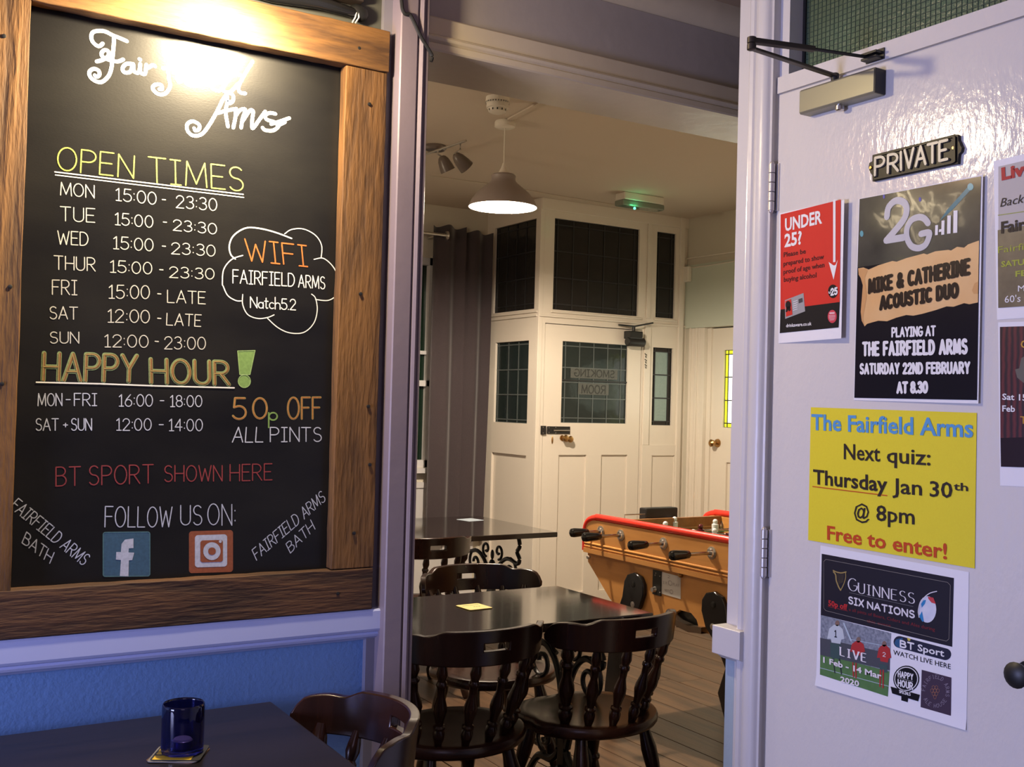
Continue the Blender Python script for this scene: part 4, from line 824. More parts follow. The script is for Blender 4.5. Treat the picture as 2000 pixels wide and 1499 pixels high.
mb.build('raised_lettering', mat('silver_letter', (.42, .41, .37), .42, .15), pv, smooth=False)
for q in ((952,1174), (1530,1037)):
    c = DOOR.px(*z7(*q)); a = DOOR.to3(c, .008); b_ = DOOR.to3(c, .0115)
    mb = MB().lathe(a, b_, [(0, .0040), (.7, .0040), (1, .003)], 14); mb.build('brass_screw', M_brass, pv)
fix(pv)

# door closer
cl = empty('door_closer', (1.85, 1.63, 2.16), 'silver overhead door closer with a black folding arm', 'door closer')
mb = MB(); mb.prism([(1.8495, 2.130), (1.818, 2.130), (1.8145, 2.134), (1.8145, 2.182), (1.818, 2.186), (1.8495, 2.186)], 1, 1.527, 1.737)
mb.build('closer_body', M_silver, cl, bevel=.001, smooth=False)
sbox('end_cap', (1.816, 1.5250, 2.132), (1.8495, 1.5272, 2.184), M_black, cl)
mb = MB().lathe((1.833, 1.635, 2.130), (1.833, 1.635, 2.118), [(0, .010), (.8, .010), (1, .007)], 14); mb.build('spindle_cap', M_chrome, cl)
el = P(1468, 88, 2, 2.205); br = P(1700, 106, 0, 1.842)
mb = MB().lathe((1.833, 1.650, 2.184), (1.833, 1.650, 2.206), [(0, .009), (.9, .009), (1, .007)], 14); mb.build('spindle', M_black, cl)
def bar(p, q, w_, h, name, m):
    p = Vector(p); q = Vector(q); d = (q-p).normalized(); s = d.cross(Vector((0, 0, 1))).normalized()*w_/2; u = Vector((0, 0, h/2)); mb = MB()
    vs = [p-s-u, p+s-u, p+s+u, p-s+u, q-s*.8-u, q+s*.8-u, q+s*.8+u, q-s*.8+u]
    mb.add(vs, [(0,1,2,3), (4,7,6,5), (0,4,5,1), (1,5,6,2), (2,6,7,3), (3,7,4,0)]); return mb.build(name, m, cl, smooth=False, bevel=.0015)
M_arm = mat('dark_bronze_arm', (.055, .045, .035), .42, .5)
bar((1.833, 1.650, 2.200), (el.x, el.y, 2.198), .016, .006, 'lower_arm', M_arm)
mid = Vector((el.x, el.y, 2.216)).lerp(Vector((1.838, br.y, 2.219)), .52)
bar((el.x, el.y, 2.214), mid, .016, .011, 'upper_arm', M_arm)
mb = MB().tube([mid, (1.836, br.y, 2.219)], .0038, 8); mb.build('threaded_rod', M_black, cl)
mb = MB().lathe((el.x, el.y, 2.194), (el.x, el.y, 2.222), [(0, .007), (.05, .0095), (.45, .0095), (.5, .007), (.55, .0095), (.95, .0095), (1, .007)], 14); mb.build('elbow_joint', M_arm, cl)
mb = MB().box((1.826, br.y-.028, 2.211), (1.8495, br.y+.012, 2.216)); mb.box((1.826, br.y-.028, 2.222), (1.8495, br.y+.012, 2.227)); mb.box((1.8465, br.y-.032, 2.210), (1.8495, br.y+.016, 2.234)); mb.build('frame_bracket', M_black, cl, smooth=False)
fix(cl)
# loose black cable on the post
mb = MB(); pts = [P(x, y, 1, 2.374) for x, y in ((781,-25), (784,0), (786,18), (792,28), (800,28), (808,42), (822,72), (838,98), (844,110), (842,120))]
mb.tube([tuple(p) for p in crom(pts, 5)], .0046, 8); tag(mb.build('cable', M_black), 'thick black cable hanging loose over the corner of the doorway post', 'cable')

# ================================================================== CHAIRS
CR_, CA = .268, radians(69)                      # crest arc radius and half angle
def chair_parts(root):
    # seat: rounded saddle
    n = 40; mb = MB(); prof = [(.0, .412), (.90, .412), (.97, .418), (1.0, .428), (1.0, .440), (.975, .449), (.93, .452), (.80, .449), (.45, .442), (.0, .441)]
    def rad(a):
        x = cos(a); y = sin(a); return .212*(1+.07*abs(x)**3) if y < 0 else .215*(1+.10*(abs(x)*abs(y))*2)
    vs = []
    for f, z in prof[1:-1]:
        for k in range(n):
            a = 2*pi*k/n; q = rad(a)*f; dz = .006*cos(a)**2*(f > .5) if z > .43 else 0
            vs.append((q*cos(a)*1.08, q*sin(a), z+dz))
    N = len(prof)-2; fs = [(i*n+k, i*n+(k+1) % n, (i+1)*n+(k+1) % n, (i+1)*n+k) for i in range(N-1) for k in range(n)]+[tuple(range(n))[::-1], tuple((N-1)*n+k for k in range(n))]
    mb.add(vs, fs); mb.build('seat', M_seat, root)
    # turned legs
    legp = [(0, .013), (.05, .0175), (.12, .020), (.17, .015), (.19, .021), (.21, .021), (.23, .015), (.34, .023), (.44, .0255), (.52, .018), (.54, .024), (.56, .024), (.58, .017), (.70, .024), (.82, .026), (.92, .020), (1, .018)]
    feet = []
    for sx in (-1, 1):
        for sy in (-1, 1):
            top = (sx*.13, sy*.125, .418); bot = (sx*.20, sy*(.20 if sy > 0 else .215), 0)
            feet.append((bot, top)); MB().lathe(bot, top, legp, 12).build('leg', M_chair, root)
    at = lambda s, t: tuple(a+(b-a)*t for a, b in zip(*feet[s]))
    sp = [(0, .008), (.2, .011), (.42, .013), (.46, .018), (.54, .018), (.58, .013), (.8, .011), (1, .008)]
    for a, b in ((0, 1), (2, 3)): MB().lathe(at(a, .38), at(b, .38), sp, 10).build('side_stretcher', M_chair, root)
    m1 = tuple((p+q)/2 for p, q in zip(at(0, .38), at(1, .38))); m2 = tuple((p+q)/2 for p, q in zip(at(2, .38), at(3, .38)))
    MB().lathe(m1, m2, sp, 10).build('cross_stretcher', M_chair, root)
    # spindles
    cy = .010
    def low(d, r): return (r*sin(radians(d)), -r*cos(radians(d)), .447)
    def arcp(a, R, z): return (R*sin(a), cy-R*cos(a), z)
    spp = [(0, .011), (.03, .012), (.10, .017), (.16, .0185), (.20, .013), (.215, .018), (.24, .018), (.255, .012), (.32, .014), (.42, .0205), (.48, .0195), (.60, .0115), (.70, .0125), (.72, .0165), (.745, .0165), (.77, .0115), (.84, .017), (.90, .015), (1, .009)]
    for d in (-33, -11, 11, 33): MB().lathe(low(d*1.2, .172), arcp(radians(d), CR_-.004, .715), spp, 12).build('spindle', M_chair, root)
    for d in (-53, 53): MB().lathe(low(d*1.2, .178), arcp(radians(d), CR_-.004, .725), [(t, r_*1.28) for t, r_ in spp], 12).build('back_post', M_chair, root)
    # crest rail with hand hole
    SL = .125
    ts = sorted(set([-1+2*i/44 for i in range(45)]+[-SL, SL])); ts = [t for i, t in enumerate(ts) if not (abs(abs(t)-SL) > 1e-6 and abs(abs(t)-SL) < .018)]
    def top(t):
        a = abs(t)
        if a < .44: return .800+.002*cos(a*3)
        if a < .62: k = (a-.44)/.18; k = k*k*(3-2*k); return .801-.017*k
        if a < .86: return .784+.004*sin((a-.62)/.24*pi)
        k = (a-.86)/.14; return .784-.040*k*k
    def bot(t):
        a = abs(t); z = .705-.006*(1-a*a)
        return z if a < .84 else z+.024*((a-.84)/.16)**2
    vs = []; fs = []; rows = (0, .42, .64, 1); T = .0115
    for t in ts:
        a = t*CA
        for side in (-1, 1):
            for rr in rows:
                z = bot(t)+(top(t)-bot(t))*rr; lean = (z-.70)*.10
                th = T*(1-.25*abs(t)**6); R = CR_+side*th+lean
                vs.append(arcp(a, R, z))
    K = 8; L = len(ts); hole = lambda i, j: j == 1 and -SL-1e-4 < (ts[i]+ts[i+1])/2 < SL+1e-4
    for i in range(L-1):
        for j in range(3):
            if hole(i, j): continue
            fs += [(i*K+j, (i+1)*K+j, (i+1)*K+j+1, i*K+j+1), (i*K+4+j+1, (i+1)*K+4+j+1, (i+1)*K+4+j, i*K+4+j)]
        fs += [(i*K+3, (i+1)*K+3, (i+1)*K+7, i*K+7), (i*K+4, (i+1)*K+4, (i+1)*K, i*K)]
        if hole(i, 1): fs += [(i*K+1, (i+1)*K+1, (i+1)*K+5, i*K+5), (i*K+6, (i+1)*K+6, (i+1)*K+2, i*K+2)]
    for i in (0, L-1):
        for j in range(3): fs.append((i*K+j, i*K+j+1, i*K+5+j, i*K+4+j))
    for i, t in enumerate(ts):
        if abs(abs(t)-SL) < 1e-6: fs.append((i*K+1, i*K+2, i*K+6, i*K+5))
    mb = MB(); mb.add(vs, fs); mb.build('crest_rail', M_chair, root, bevel=.0032, segs=2)
# (crest middle x, y, heading of the sitter, label)
chairs = [((1.59, 2.650), 0, 'dark turned spindle-back chair at the left of the two with backs to the doorway', 'chairs around the middle table'),
          ((2.105, 2.615), -4, 'dark turned spindle-back chair nearest the football table, back to the doorway', 'chairs around the middle table'),
          ((2.115, 3.77), 184, 'spindle-back chair facing the doorway across the middle table, behind the yellow beermat', 'chairs around the middle table'),
          ((1.50, 3.78), 180, 'spindle-back chair at the far side of the middle table, half hidden by the doorway post', 'chairs around the middle table'),
          ((2.40, 4.56), 2, 'reddish brown spindle-back chair pushed up to the far corner table', 'chair at the corner table'),
          ((1.022, 2.09), -90, 'spindle-back chair in the foreground at the end of the table with the blue candle glass', 'chair at the front table')]
CD = .010-CR_
proto = None
for (mx, my), hd, lab, grp in chairs:
    h = radians(hd); b = (-sin(-h)*1.0, 0)
    # local +Y is the sitter's forward; rotate by rz so that +Y -> heading
    rz = -h; c, s_ = cos(rz), sin(rz); off = (-CD*-1)       # crest middle is at local (0, CD)
    ox = mx-(0*c-CD*s_); oy = my-(0*s_+CD*c)
    if proto is None:
        proto = empty('spindle_back_chair', (0, 0, 0)); chair_parts(proto); root = proto
    else: root = copy_tree(proto)
    root.location = (ox, oy, 0); root.rotation_euler = (0, 0, rz); tag(root, lab, 'chair', grp)
    if hd == -90: root.scale = (.84, 1, 1)          # the front chair is a narrower one

# ================================================================== TABLES
def scroll(c, r0, a0, turns, sgn=1, n=26):
    return [(c[0]+r0*(1-.78*i/n)*cos(a0+sgn*turns*2*pi*i/n), c[1]+r0*(1-.78*i/n)*sin(a0+sgn*turns*2*pi*i/n)) for i in range(n+1)]
def iron_end(root, x, y0, y1, name='iron_end_frame'):
    """ornate cast pedestal end in the plane X=x"""
    c = (y0+y1)/2; w = (y1-y0)/2; t = .0095
    def tb(q, r=t, nm='scroll'):
        mb = MB(); mb.tube([(x, c+a*w, z) for a, z in q], r, 7); mb.build(nm, M_iron, fr)
    mb = MB(); mb.box((x-.02, y0, .706), (x+.02, y1, .722)); mb.box((x-.012, c-.02, .10), (x+.012, c+.02, .50))
    fr = mb.build(name, M_iron, root, bevel=.002, smooth=False)
    for s in (-1, 1):
        tb(crom([(s*.88, .706), (s*.92, .66), (s*.84, .625), (s*.92, .59), (s*.86, .56), (s*.55, .575), (s*.30, .54), (s*.14, .47), (s*.06, .38)], 5), .012)
        tb([(s*(.62-.0)+p[0]*1.0, p[1]) for p in [(s*q[0], q[1]) for q in [(a/w*.10/.1, z) for a, z in scroll((0, .505), .075, pi/2, 1.25, -1)]]], .009)
        tb(crom([(s*.06, .38), (s*.16, .30), (s*.10, .22), (s*.30, .17), (s*.62, .16), (s*.85, .10), (s*.98, .02), (s*1.05, .012)], 5), .014)
        tb([(s*(.48+q[0]/w), q[1]) for q in scroll((0, .235), .055, -pi/2, 1.2, 1)], .009)
        tb([(s*(.22+q[0]/w), q[1]) for q in scroll((0, .60), .045, -pi/2, 1.1, 1)], .008)
        mb = MB(); mb.ball((x, c+s*w*1.03, .022), .022); mb.build('foot', M_iron, fr)
    for z, r_, zs_ in ((.52, .028, 1), (.30, .030, 1), (.16, .024, 1), (.575, .016, 1.8)): mb = MB(); mb.ball((x, c, z), r_, sc=(.6, 1, zs_)); mb.build('finial', M_iron, fr)
def iron_table(name, x0, x1, y0, y1, ex, label, thick=.028, overlap=.05, tm=None):
    root = empty(name, ((x0+x1)/2, (y0+y1)/2, 0), label, 'table')
    sbox('tabletop', (x0, y0, .75-thick), (x1, y1, .75), tm or M_table, root, bevel=.004)
    for e in ex: iron_end(root, e, y0+overlap, y1-overlap)
    mb = MB(); mb.tube([(ex[0], (y0+y1)/2, .16), (ex[1], (y0+y1)/2, .16)], .012, 8); mb.build('tie_rod', M_iron, root)
    fix(root); return root
iron_table('pub_table', -.40, .840, 1.78, 2.398, (-.25, .56), 'dark wooden pub table in the foreground under the chalkboard', tm=M_table1)
iron_table('pub_table', 1.10, 2.348, 2.865, 3.455, (1.28, 2.19), 'dark pub table just beyond the doorway with a yellow beermat on it')
iron_table('pub_table', 2.12, 3.335, 4.915, 5.80, (2.32, 3.18), 'dark pub table in the far corner below the curtains', overlap=.12)

# beermats
def mats_stack(px, rz, n, cols, labels, group, z0=.75, size=.094):
    p = P(px[0], px[1], 2, .75)
    for i in range(n):
        o = MB().prism(rounded(0, 0, size/2, size/2, .008), 2, -.0007, .0007).build('beermat', cols[i], None, smooth=False)
        o.location = (p.x+random.uniform(-.003, .003), p.y+random.uniform(-.003, .003), z0+.0007+i*.0016); o.rotation_euler = (0, 0, radians(rz+random.uniform(-9, 9)*(i < n-1)))
        tag(o, labels[i], 'beermat', group)
    return p, z0+n*.0016
M_mb = mat('brown_card', (.10, .05, .03), .6); M_mk = mat('black_beermat', (.03, .03, .03), .5); M_my = mat('yellow_beermat', (.80, .52, .03), .5); M_mw = mat('pale_blue_card', (.50, .58, .68), .5); M_my2 = mat('pale_yellow_beermat', (.82, .66, .16), .45)
p, zt = mats_stack((350, 1476), -28, 3, [M_mb, mat('grey_card', (.20, .19, .19), .6), M_mk], ['dark beermat at the bottom of the stack under the blue candle glass', 'dark beermat in the middle of the stack under the blue candle glass', 'yellow and black beermat on top of the stack under the candle glass'], 'beermats on the front table')
mt = [o for o in D.objects if o.name.startswith('beermat')][-1]
mb = MB().box((-.043, -.043, .0007), (.030, -.020, .0010)); mb.build('yellow_print', M_my, mt, smooth=False)
mb = MB().box((-.043, -.012, .0007), (-.020, .040, .0010)); mb.build('yellow_print', M_my, mt, smooth=False)
mats_stack((925, 1187), 4, 2, [M_mb, M_my2], ['dark beermat lying under the yellow one on the middle table', 'pale yellow beermat lying on the middle table'], 'beermats on the middle table')
mt = [o for o in D.objects if o.name.startswith('beermat')][-1]
mb = MB(); mb.box((-.030, .024, .0007), (.036, .027, .0010)); mb.build('printed_line', M_black, mt, smooth=False)
mb = MB(); [mb.box((-.004+i*.010, -.006, .0007), (.002+i*.010, -.002, .0010)) for i in range(3)]; mb.build('printed_mark', M_black, mt, smooth=False)
mats_stack((918, 1016), 12, 1, [M_mw], ['pale blue card lying on the far corner table'], 'beermat on the far table', size=.12)
# candle glass
cx, cy_ = p.x+.006, p.y+.002
g = empty('candle_glass', (cx, cy_, zt), 'dark blue glass candle holder on beermats on the front table', 'candle holder')
mb = MB(); R = .0405
mb.lathe((cx, cy_, zt), (cx, cy_, zt+.096), [(0, .034), (.02, .039), (.06, R), (.95, R), (.985, R-.0008), (1, R-.002), (.985, R-.0035), (.95, R-.004), (.14, R-.004), (.10, R-.012)], 40)
mb.build('glass', M_bglass, g)
mb = MB().lathe((cx, cy_, zt+.0115), (cx, cy_, zt+.026), [(0, .018), (.1, .0195), (.95, .0195), (1, .0185)], 24); mb.build('tealight_cup', mat('tealight_metal', (.55, .40, .38), .35, .6), g)
mb = MB().lathe((cx, cy_, zt+.0262), (cx, cy_, zt+.0285), [(0, .0178), (1, .016)], 24); mb.build('wax', mat('pink_wax', (.62, .42, .42), .5), g)
fix(g)

# ================================================================== FOOTBALL TABLE
XF, XR, YE, YN = 2.95, 3.68, 4.100, 2.72
ft = empty('football_table', (3.3, 3.4, 0), 'beech coin-operated table football game with red rubber side rails', 'games table')
BZ = .548
low = [(YE-.005, .775), (YE-.009, .722), (3.915, .579), (3.865, BZ), (YN+.23, BZ), (YN+.18, .579), (YN+.01, .722), (YN+.005, .775)]
arch = [(3.475, BZ), (3.465, .592), (3.43, .612), (3.36, .612), (3.325, .590), (3.305, BZ)]
low2 = [(a, b) for a, b in low[:4]]+arch+[(a, b) for a, b in low[4:]]
for xa, nm in ((XF, 'lower_side_panel'), (XR-.022, 'lower_side_panel')):
    MB().prism(low2, 0, xa, xa+.022).build(nm, M_beech, ft, smooth=False, bevel=.002)
ups = [(YE-.002, .775), (YE+.003, .80), (YE+.003, .88), (YE-.01, .905), (YE-.04, .922), (YN, .925), (YN, .775)]
for xa in (XF-.012, XR-.012):
    MB().prism(ups, 0, xa, xa+.026).build('upper_side_panel', M_beech, ft, smooth=False, bevel=.002)
mb = MB()
for z in (.798, .812): mb.tube([(XF-.013, YE, z), (XF-.013, YN, z)], .0055, 8)
mb.box((XF-.020, YN, .768), (XF-.005, YE+.002, .789)); mb.build('bead_moulding', M_beech, ft)
# ends, playfield
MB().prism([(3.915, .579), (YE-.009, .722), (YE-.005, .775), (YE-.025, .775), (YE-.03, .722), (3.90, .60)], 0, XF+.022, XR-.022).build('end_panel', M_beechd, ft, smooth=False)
sbox('end_apron', (XF+.014, YE-.022, .775), (XR-.012, YE, .905), M_beech, ft, bevel=.002)
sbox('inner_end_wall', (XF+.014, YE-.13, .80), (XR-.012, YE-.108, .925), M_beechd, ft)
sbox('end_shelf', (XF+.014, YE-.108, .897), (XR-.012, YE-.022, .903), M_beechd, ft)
sbox('playing_field', (XF+.014, YN, .80), (XR-.012, YE-.13, .806), mat('field_green', (.05, .16, .07), .35), ft)
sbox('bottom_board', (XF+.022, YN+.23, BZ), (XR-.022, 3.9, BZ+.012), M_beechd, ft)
sbox('near_end_panel', (XF+.014, YN, .60), (XR-.012, YN+.02, .925), M_beech, ft)
# red rails: tube along the top that curves down over the end
for xr in (XF-.002, XR):
    q = [(xr, YE+.012, .775), (xr, YE+.012, .85), (xr, YE+.008, .885), (xr, YE-.008, .910), (xr, YE-.035, .925), (xr, YE-.08, .934), (xr, YE-.2, .938), (xr, YN, .938)]
    MB().tube(crom(q, 5), .0155, 12).build('red_rail', M_red, ft)
q0, q1 = P(1262, 1010, 1, YE-.10).x, P(1324, 1010, 1, YE-.10).x
sbox('score_box', (q0, YE-.10, .90), (q1, YE-.045, .972), M_black, ft, bevel=.006)
mb = MB().tube([(q0-.12, YE-.09, .905), (q0-.12, YE-.09, .945), (q0+.01, YE-.09, .945)], .003, 6); mb.build('wire_bar', M_chrome, ft)
sbox('goal_mouth', (3.24, YE-.1315, .81), (3.40, YE-.1290, .875), M_black, ft)
# rods, handles, plates and men
M_rod = mat('chrome_rod', (.50, .47, .43), .25, 1); M_mw2 = mat('white_player_enamel', (.72, .72, .74), .3); M_mr = mat('dark_red_player_enamel', (.09, .010, .014), .2); M_mbl = mat('blue_player_enamel', (.03, .06, .22), .3)
ZR = .877; rods = [(4.977-1.0, 1, 1), (3.826, 1, 2), (3.678, 0, 3), (3.529, 1, 5), (3.380, 0, 5), (3.229, 1, 3), (3.08, 0, 2), (2.93, 0, 1)]
man = None
for i, (y, near, n) in enumerate(rods):
    ya = y
    ext = {0: .085, 1: .125, 3: .10, 5: .13}.get(i, .1)
    a, b = (XF-ext-.02, XR+.10) if near else (XF+.02, XR+.20)
    rod = MB().tube([(a, ya, ZR), (b, ya, ZR)], .0075, 10).build('rod', M_rod, ft)
    hl = .098
    if near: MB().lathe((XF-ext, ya, ZR), (XF-ext-hl, ya, ZR), [(0, .011), (.06, .0155), (.3, .0175), (.8, .021), (.93, .019), (1, .010)], 16).build('handle', M_gblack, rod)
    else: MB().lathe((XR+.12, ya, ZR), (XR+.12+hl, ya, ZR), [(0, .010), (.06, .013), (.8, .0185), (.93, .017), (1, .009)], 12).build('handle', M_gblack, rod)
    if near: MB().lathe((XF-.012, ya, ZR), (XF-.024, ya, ZR), [(0, .026), (.3, .026), (.5, .017), (1, .015)], 20).build('bearing_plate', M_chrome, ft)
    MB().lathe((XR-.012, ya, ZR), (XR-.024, ya, ZR), [(0, .026), (.3, .026), (.5, .017), (1, .015)], 20).build('bearing_plate', M_chrome, ft)
    light_team = (i in (0, 1, 3, 5))
    for k in range(n):
        xm = XF+.06+(XR-XF-.12)*(k+.5)/n+(.06 if i == 0 else .03 if i % 2 else -.04)
        mb = MB(); mb.ball((xm, ya, ZR+.042), .0125); mb.lathe((xm, ya, ZR+.034), (xm, ya, ZR-.010), [(0, .008), (.12, .017), (.6, .0165), (1, .014)], 12)
        f = mb.build('player_figure', M_mw2 if light_team else M_mr, rod)
        mb = MB(); mb.lathe((xm, ya, ZR-.008), (xm, ya, ZR-.052), [(0, .0165), (.3, .015), (.7, .009), (1, .012)], 10); mb.box((xm-.010, ya-.008, ZR-.064), (xm+.010, ya+.012, ZR-.050)); mb.build('player_legs', M_mbl if light_team else M_mr, rod)
# coin mechanism and instruction card
cpl = Plane(0, XF)
c = [P(1277, 1113, 0, XF), P(1292, 1165, 0, XF)]
cm_ = MB().box((XF-.006, c[0].y, c[0].z), (XF, c[1].y, c[1].z)).build('coin_plate', M_black, ft, smooth=False, bevel=.001)
p = P(1279, 1152, 0, XF-.006)
MB().lathe((XF-.006, p.y, p.z), (XF-.022, p.y, p.z), [(0, .013), (.3, .012), (.6, .010), (1, .010)], 16).build('coin_button', M_chrome, cm_)
for q in ((1280, 1124), (1289, 1126), (1289, 1158), (1281, 1120)):
    p = P(q[0], q[1], 0, XF-.006); mb = MB().lathe((XF-.006, p.y, p.z), (XF-.009, p.y, p.z), [(0, .003), (1, .002)], 8); mb.build('screw_head', M_chrome, cm_)
cd_ = MB(); quad(cd_, cpl, [(1292, 1117), (1330, 1127), (1330, 1171), (1292, 1160)], .0012, 2); cd_ = cd_.build('instruction_card', mat('card_white', (.72, .70, .68), .4), ft, recalc=False)
it = mat('card_grey_print', (.30, .26, .26), .6)
for nm, t, a, b, h, w_ in (('card_lettering', '2', (1305,1129), (1309,1130), 5, .0012), ('card_lettering', '1 X', (1296,1140), (1303,1141.5), 4.5, .0014), ('card_lettering', 'O', (1306,1143), (1313,1145), 9, .0020), ('card_lettering', 'PLAY', (1315,1144), (1326,1147), 5, .0012), ('card_lettering', 'NOT', (1299,1155), (1307,1157), 4, .0011), ('card_lettering', 'O', (1309,1159.5), (1315,1161), 7.5, .0020)):
    mb = MB(); strokes(mb, cpl, t, a, b, (a[0], a[1]-h), w_, .0018); mb.build(nm, it, cd_, smooth=False, recalc=False)
# lock knobs
for q in ((1154, 1046), (1153, 1089)):
    p = P(q[0], q[1], 0, XF-.012); MB().lathe((XF-.012, p.y, p.z), (XF-.030, p.y, p.z), [(0, .005), (.5, .005), (.6, .009), (1, .007)], 12).build('bolt_head', M_chrome, ft)
p = P(1330, 1124, 0, XF-.004); MB().lathe((XF, p.y, p.z), (XF-.016, p.y, p.z), [(0, .010), (.7, .010), (1, .006)], 12).build('lock', M_brass, ft)
# ball return: black arch and metal tray
mb = MB(); mb.prism([(3.478, .53), (3.474, .592), (3.44, .618), (3.36, .618), (3.325, .596), (3.302, BZ)], 0, XF+.024, XF+.030); mb.build('return_recess', M_black, ft, smooth=False)
mb = MB(); q = [(3.455, .592), (3.415, .575), (3.345, .566), (3.295, .572), (3.265, .574)]
for (a, za), (b, zb) in zip(q, q[1:]): mb.add([(XF-.028, a, za), (XF-.028, b, zb), (XF-.028, b, zb-.026), (XF-.028, a, za-.026), (XF+.01, a, za), (XF+.01, b, zb), (XF+.01, b, zb-.026), (XF+.01, a, za-.026)], [(0,1,2,3), (0,4,5,1), (3,2,6,7), (4,7,6,5)])
mb.build('return_tray', mat('dark_steel_tray', (.25, .20, .16), .25, .9), ft, smooth=False)
# legs: rounded plate on the side then a knee shape to the floor
def fleg(yc, ysgn, xs):
    pts = [(yc-.070, .64), (yc-.068, .685), (yc-.045, .715), (yc, .727), (yc+.045, .712), (yc+.066, .68), (yc+.078, .61), (yc+.115, .53), (yc+.16, .44), (yc+.17, .34), (yc+.19, .19), (yc+.20, 0), (yc+.13, 0), (yc+.10, .19), (yc+.035, .335), (yc+.075, .44), (yc+.02, .52), (yc-.045, .58)]
    pts = [(yc+(a-yc)*ysgn, z) for a, z in pts]
    xo = XF-.022 if xs < 0 else XR; MB().prism(pts, 0, xo, xo+.022).build('leg', M_gblack, ft, bevel=.004) 
    leg = ft.children[-1]
    for z in (.675, .588):
        xa = xo if xs < 0 else xo+.022; MB().lathe((xa, yc, z), (xa+xs*.004, yc, z), [(0, .013), (.5, .013), (.6, .008), (1, .008)], 14).build('bolt', M_chrome if z < .6 else mat('dim_bolt', (.05, .05, .05), .3, .8), leg)
fleg(3.718, 1, -1); fleg(3.718, 1, 1); fleg(3.205, -1, -1); fleg(3.205, -1, 1)
fix(ft)

# ================================================================== BACK ROOM FITTINGS
# pendant
LX, LY = 2.63, 4.42
pd = empty('pendant_lamp', (LX, LY, 2.82), 'lit grey enamel pendant lamp hanging over the far tables', 'lamp')
MB().lathe((LX, LY, 2.8195), (LX, LY, 2.785), [(0, .046), (.2, .050), (.85, .050), (1, .040)], 24).build('ceiling_rose', M_white, pd)
MB().tube([(LX, LY, 2.787), (LX, LY, 2.60)], .0028, 8).build('cord', M_white, pd)
MB().lathe((LX, LY, 2.615), (LX, LY, 2.562), [(0, .006), (.4, .012), (.7, .020), (1, .030)], 18).build('lamp_holder', M_white, pd)
so = [(2.562, .030), (2.560, .052), (2.552, .060), (2.540, .058), (2.528, .060), (2.515, .070), (2.495, .095), (2.465, .130), (2.435, .152), (2.410, .163), (2.400, .166)]
n = 48; vs = []; 
for z, r_ in so: vs += [(LX+r_*cos(2*pi*k/n), LY+r_*sin(2*pi*k/n), z) for k in range(n)]
mb = MB(); mb.add(vs, [(i*n+k, i*n+(k+1) % n, (i+1)*n+(k+1) % n, (i+1)*n+k) for i in range(len(so)-1) for k in range(n)]); sh = mb.build('shade', M_shade, pd)
vs = []
for z, r_ in so: vs += [(LX+(r_-.003)*cos(2*pi*k/n), LY+(r_-.003)*sin(2*pi*k/n), z) for k in range(n)]
mb = MB(); mb.add(vs, [(i*n+k, (i+1)*n+k, (i+1)*n+(k+1) % n, i*n+(k+1) % n) for i in range(len(so)-1) for k in range(n)]); mb.build('shade_lining', M_shadein, pd)
mb = MB(); mb.ball((LX, LY, 2.495), .024); bb = mb.build('bulb', mat('lamp_bulb', (1, .95, .85), .3, emit=(1, .86, .65), estr=30), pd); bb.visible_shadow = True
fix(pd)
for o in D.objects:
    if o.name == 'pendant_bulb': o.location = (LX, LY, 2.432)
# smoke alarm
p = P(972, 190, 2, 2.82); x, y = p.x, p.y
sa = empty('smoke_alarm', (x, y, 2.82), 'round white smoke alarm on the back room ceiling beside the pendant', 'smoke alarm')
MB().lathe((x, y, 2.8195), (x, y, 2.790), [(0, .052), (.75, .054), (.8, .050), (1, .050)], 28).build('base', M_white, sa)
MB().lathe((x, y, 2.7895), (x, y, 2.748), [(0, .050), (.45, .049), (.5, .042), (.85, .040), (1, .026)], 28).build('cover', M_white, sa)
mb = MB()
for k in range(28):
    a = 2*pi*k/28; c_, s_ = cos(a), sin(a); mb.add([(x+.0545*c_-.002*s_, y+.0545*s_+.002*c_, 2.797), (x+.0545*c_+.002*s_, y+.0545*s_-.002*c_, 2.797), (x+.0545*c_+.002*s_, y+.0545*s_-.002*c_, 2.790), (x+.0545*c_-.002*s_, y+.0545*s_+.002*c_, 2.790)], [(0,1,2,3)])
tag(mb.build('vent_slots', M_black, sa, smooth=False, recalc=False), kind='stuff')
mb = MB()
for k in range(12):
    a = 2*pi*k/12; c_, s_ = cos(a), sin(a); mb.add([(x+.0428*c_-.003*s_, y+.0428*s_+.003*c_, 2.764), (x+.0428*c_+.003*s_, y+.0428*s_-.003*c_, 2.764), (x+.0418*c_+.003*s_, y+.0418*s_-.003*c_, 2.755), (x+.0418*c_-.003*s_, y+.0418*s_+.003*c_, 2.755)], [(0,1,2,3)])
tag(mb.build('sensor_slots', M_black, sa, smooth=False, recalc=False), kind='stuff'); fix(sa)
# surface trunking running from the rose to the beam
mb = MB(); a = Vector((LX, LY, 2.812)); b = P(1060, 200, 2, 2.812); d = (b-a).normalized(); s_ = Vector((-d.y, d.x, 0))*.012; a = a+d*.05; b = b+d*.4
mb.add([a-s_, a+s_, b+s_, b-s_, a-s_+Vector((0,0,.0075)), a+s_+Vector((0,0,.0075)), b+s_+Vector((0,0,.0075)), b-s_+Vector((0,0,.0075))], [(0,1,2,3), (4,7,6,5), (0,4,5,1), (1,5,6,2), (2,6,7,3), (3,7,4,0)])
tag(mb.build('cable_trunking', M_ceil, smooth=False), 'flat cream cable trunking on the ceiling between beam and pendant', 'trunking')
pts = [P(840, 343, 2, 2.816), P(900, 352, 2, 2.816), P(960, 360, 2, 2.816), P(1100, 384, 2, 2.816), P(1200, 400, 2, 2.816)]
tag(MB().tube([tuple(q) for q in pts], .003, 6).build('ceiling_cable', M_ceil), 'thin painted cable across the ceiling to the green exit light', 'cable')
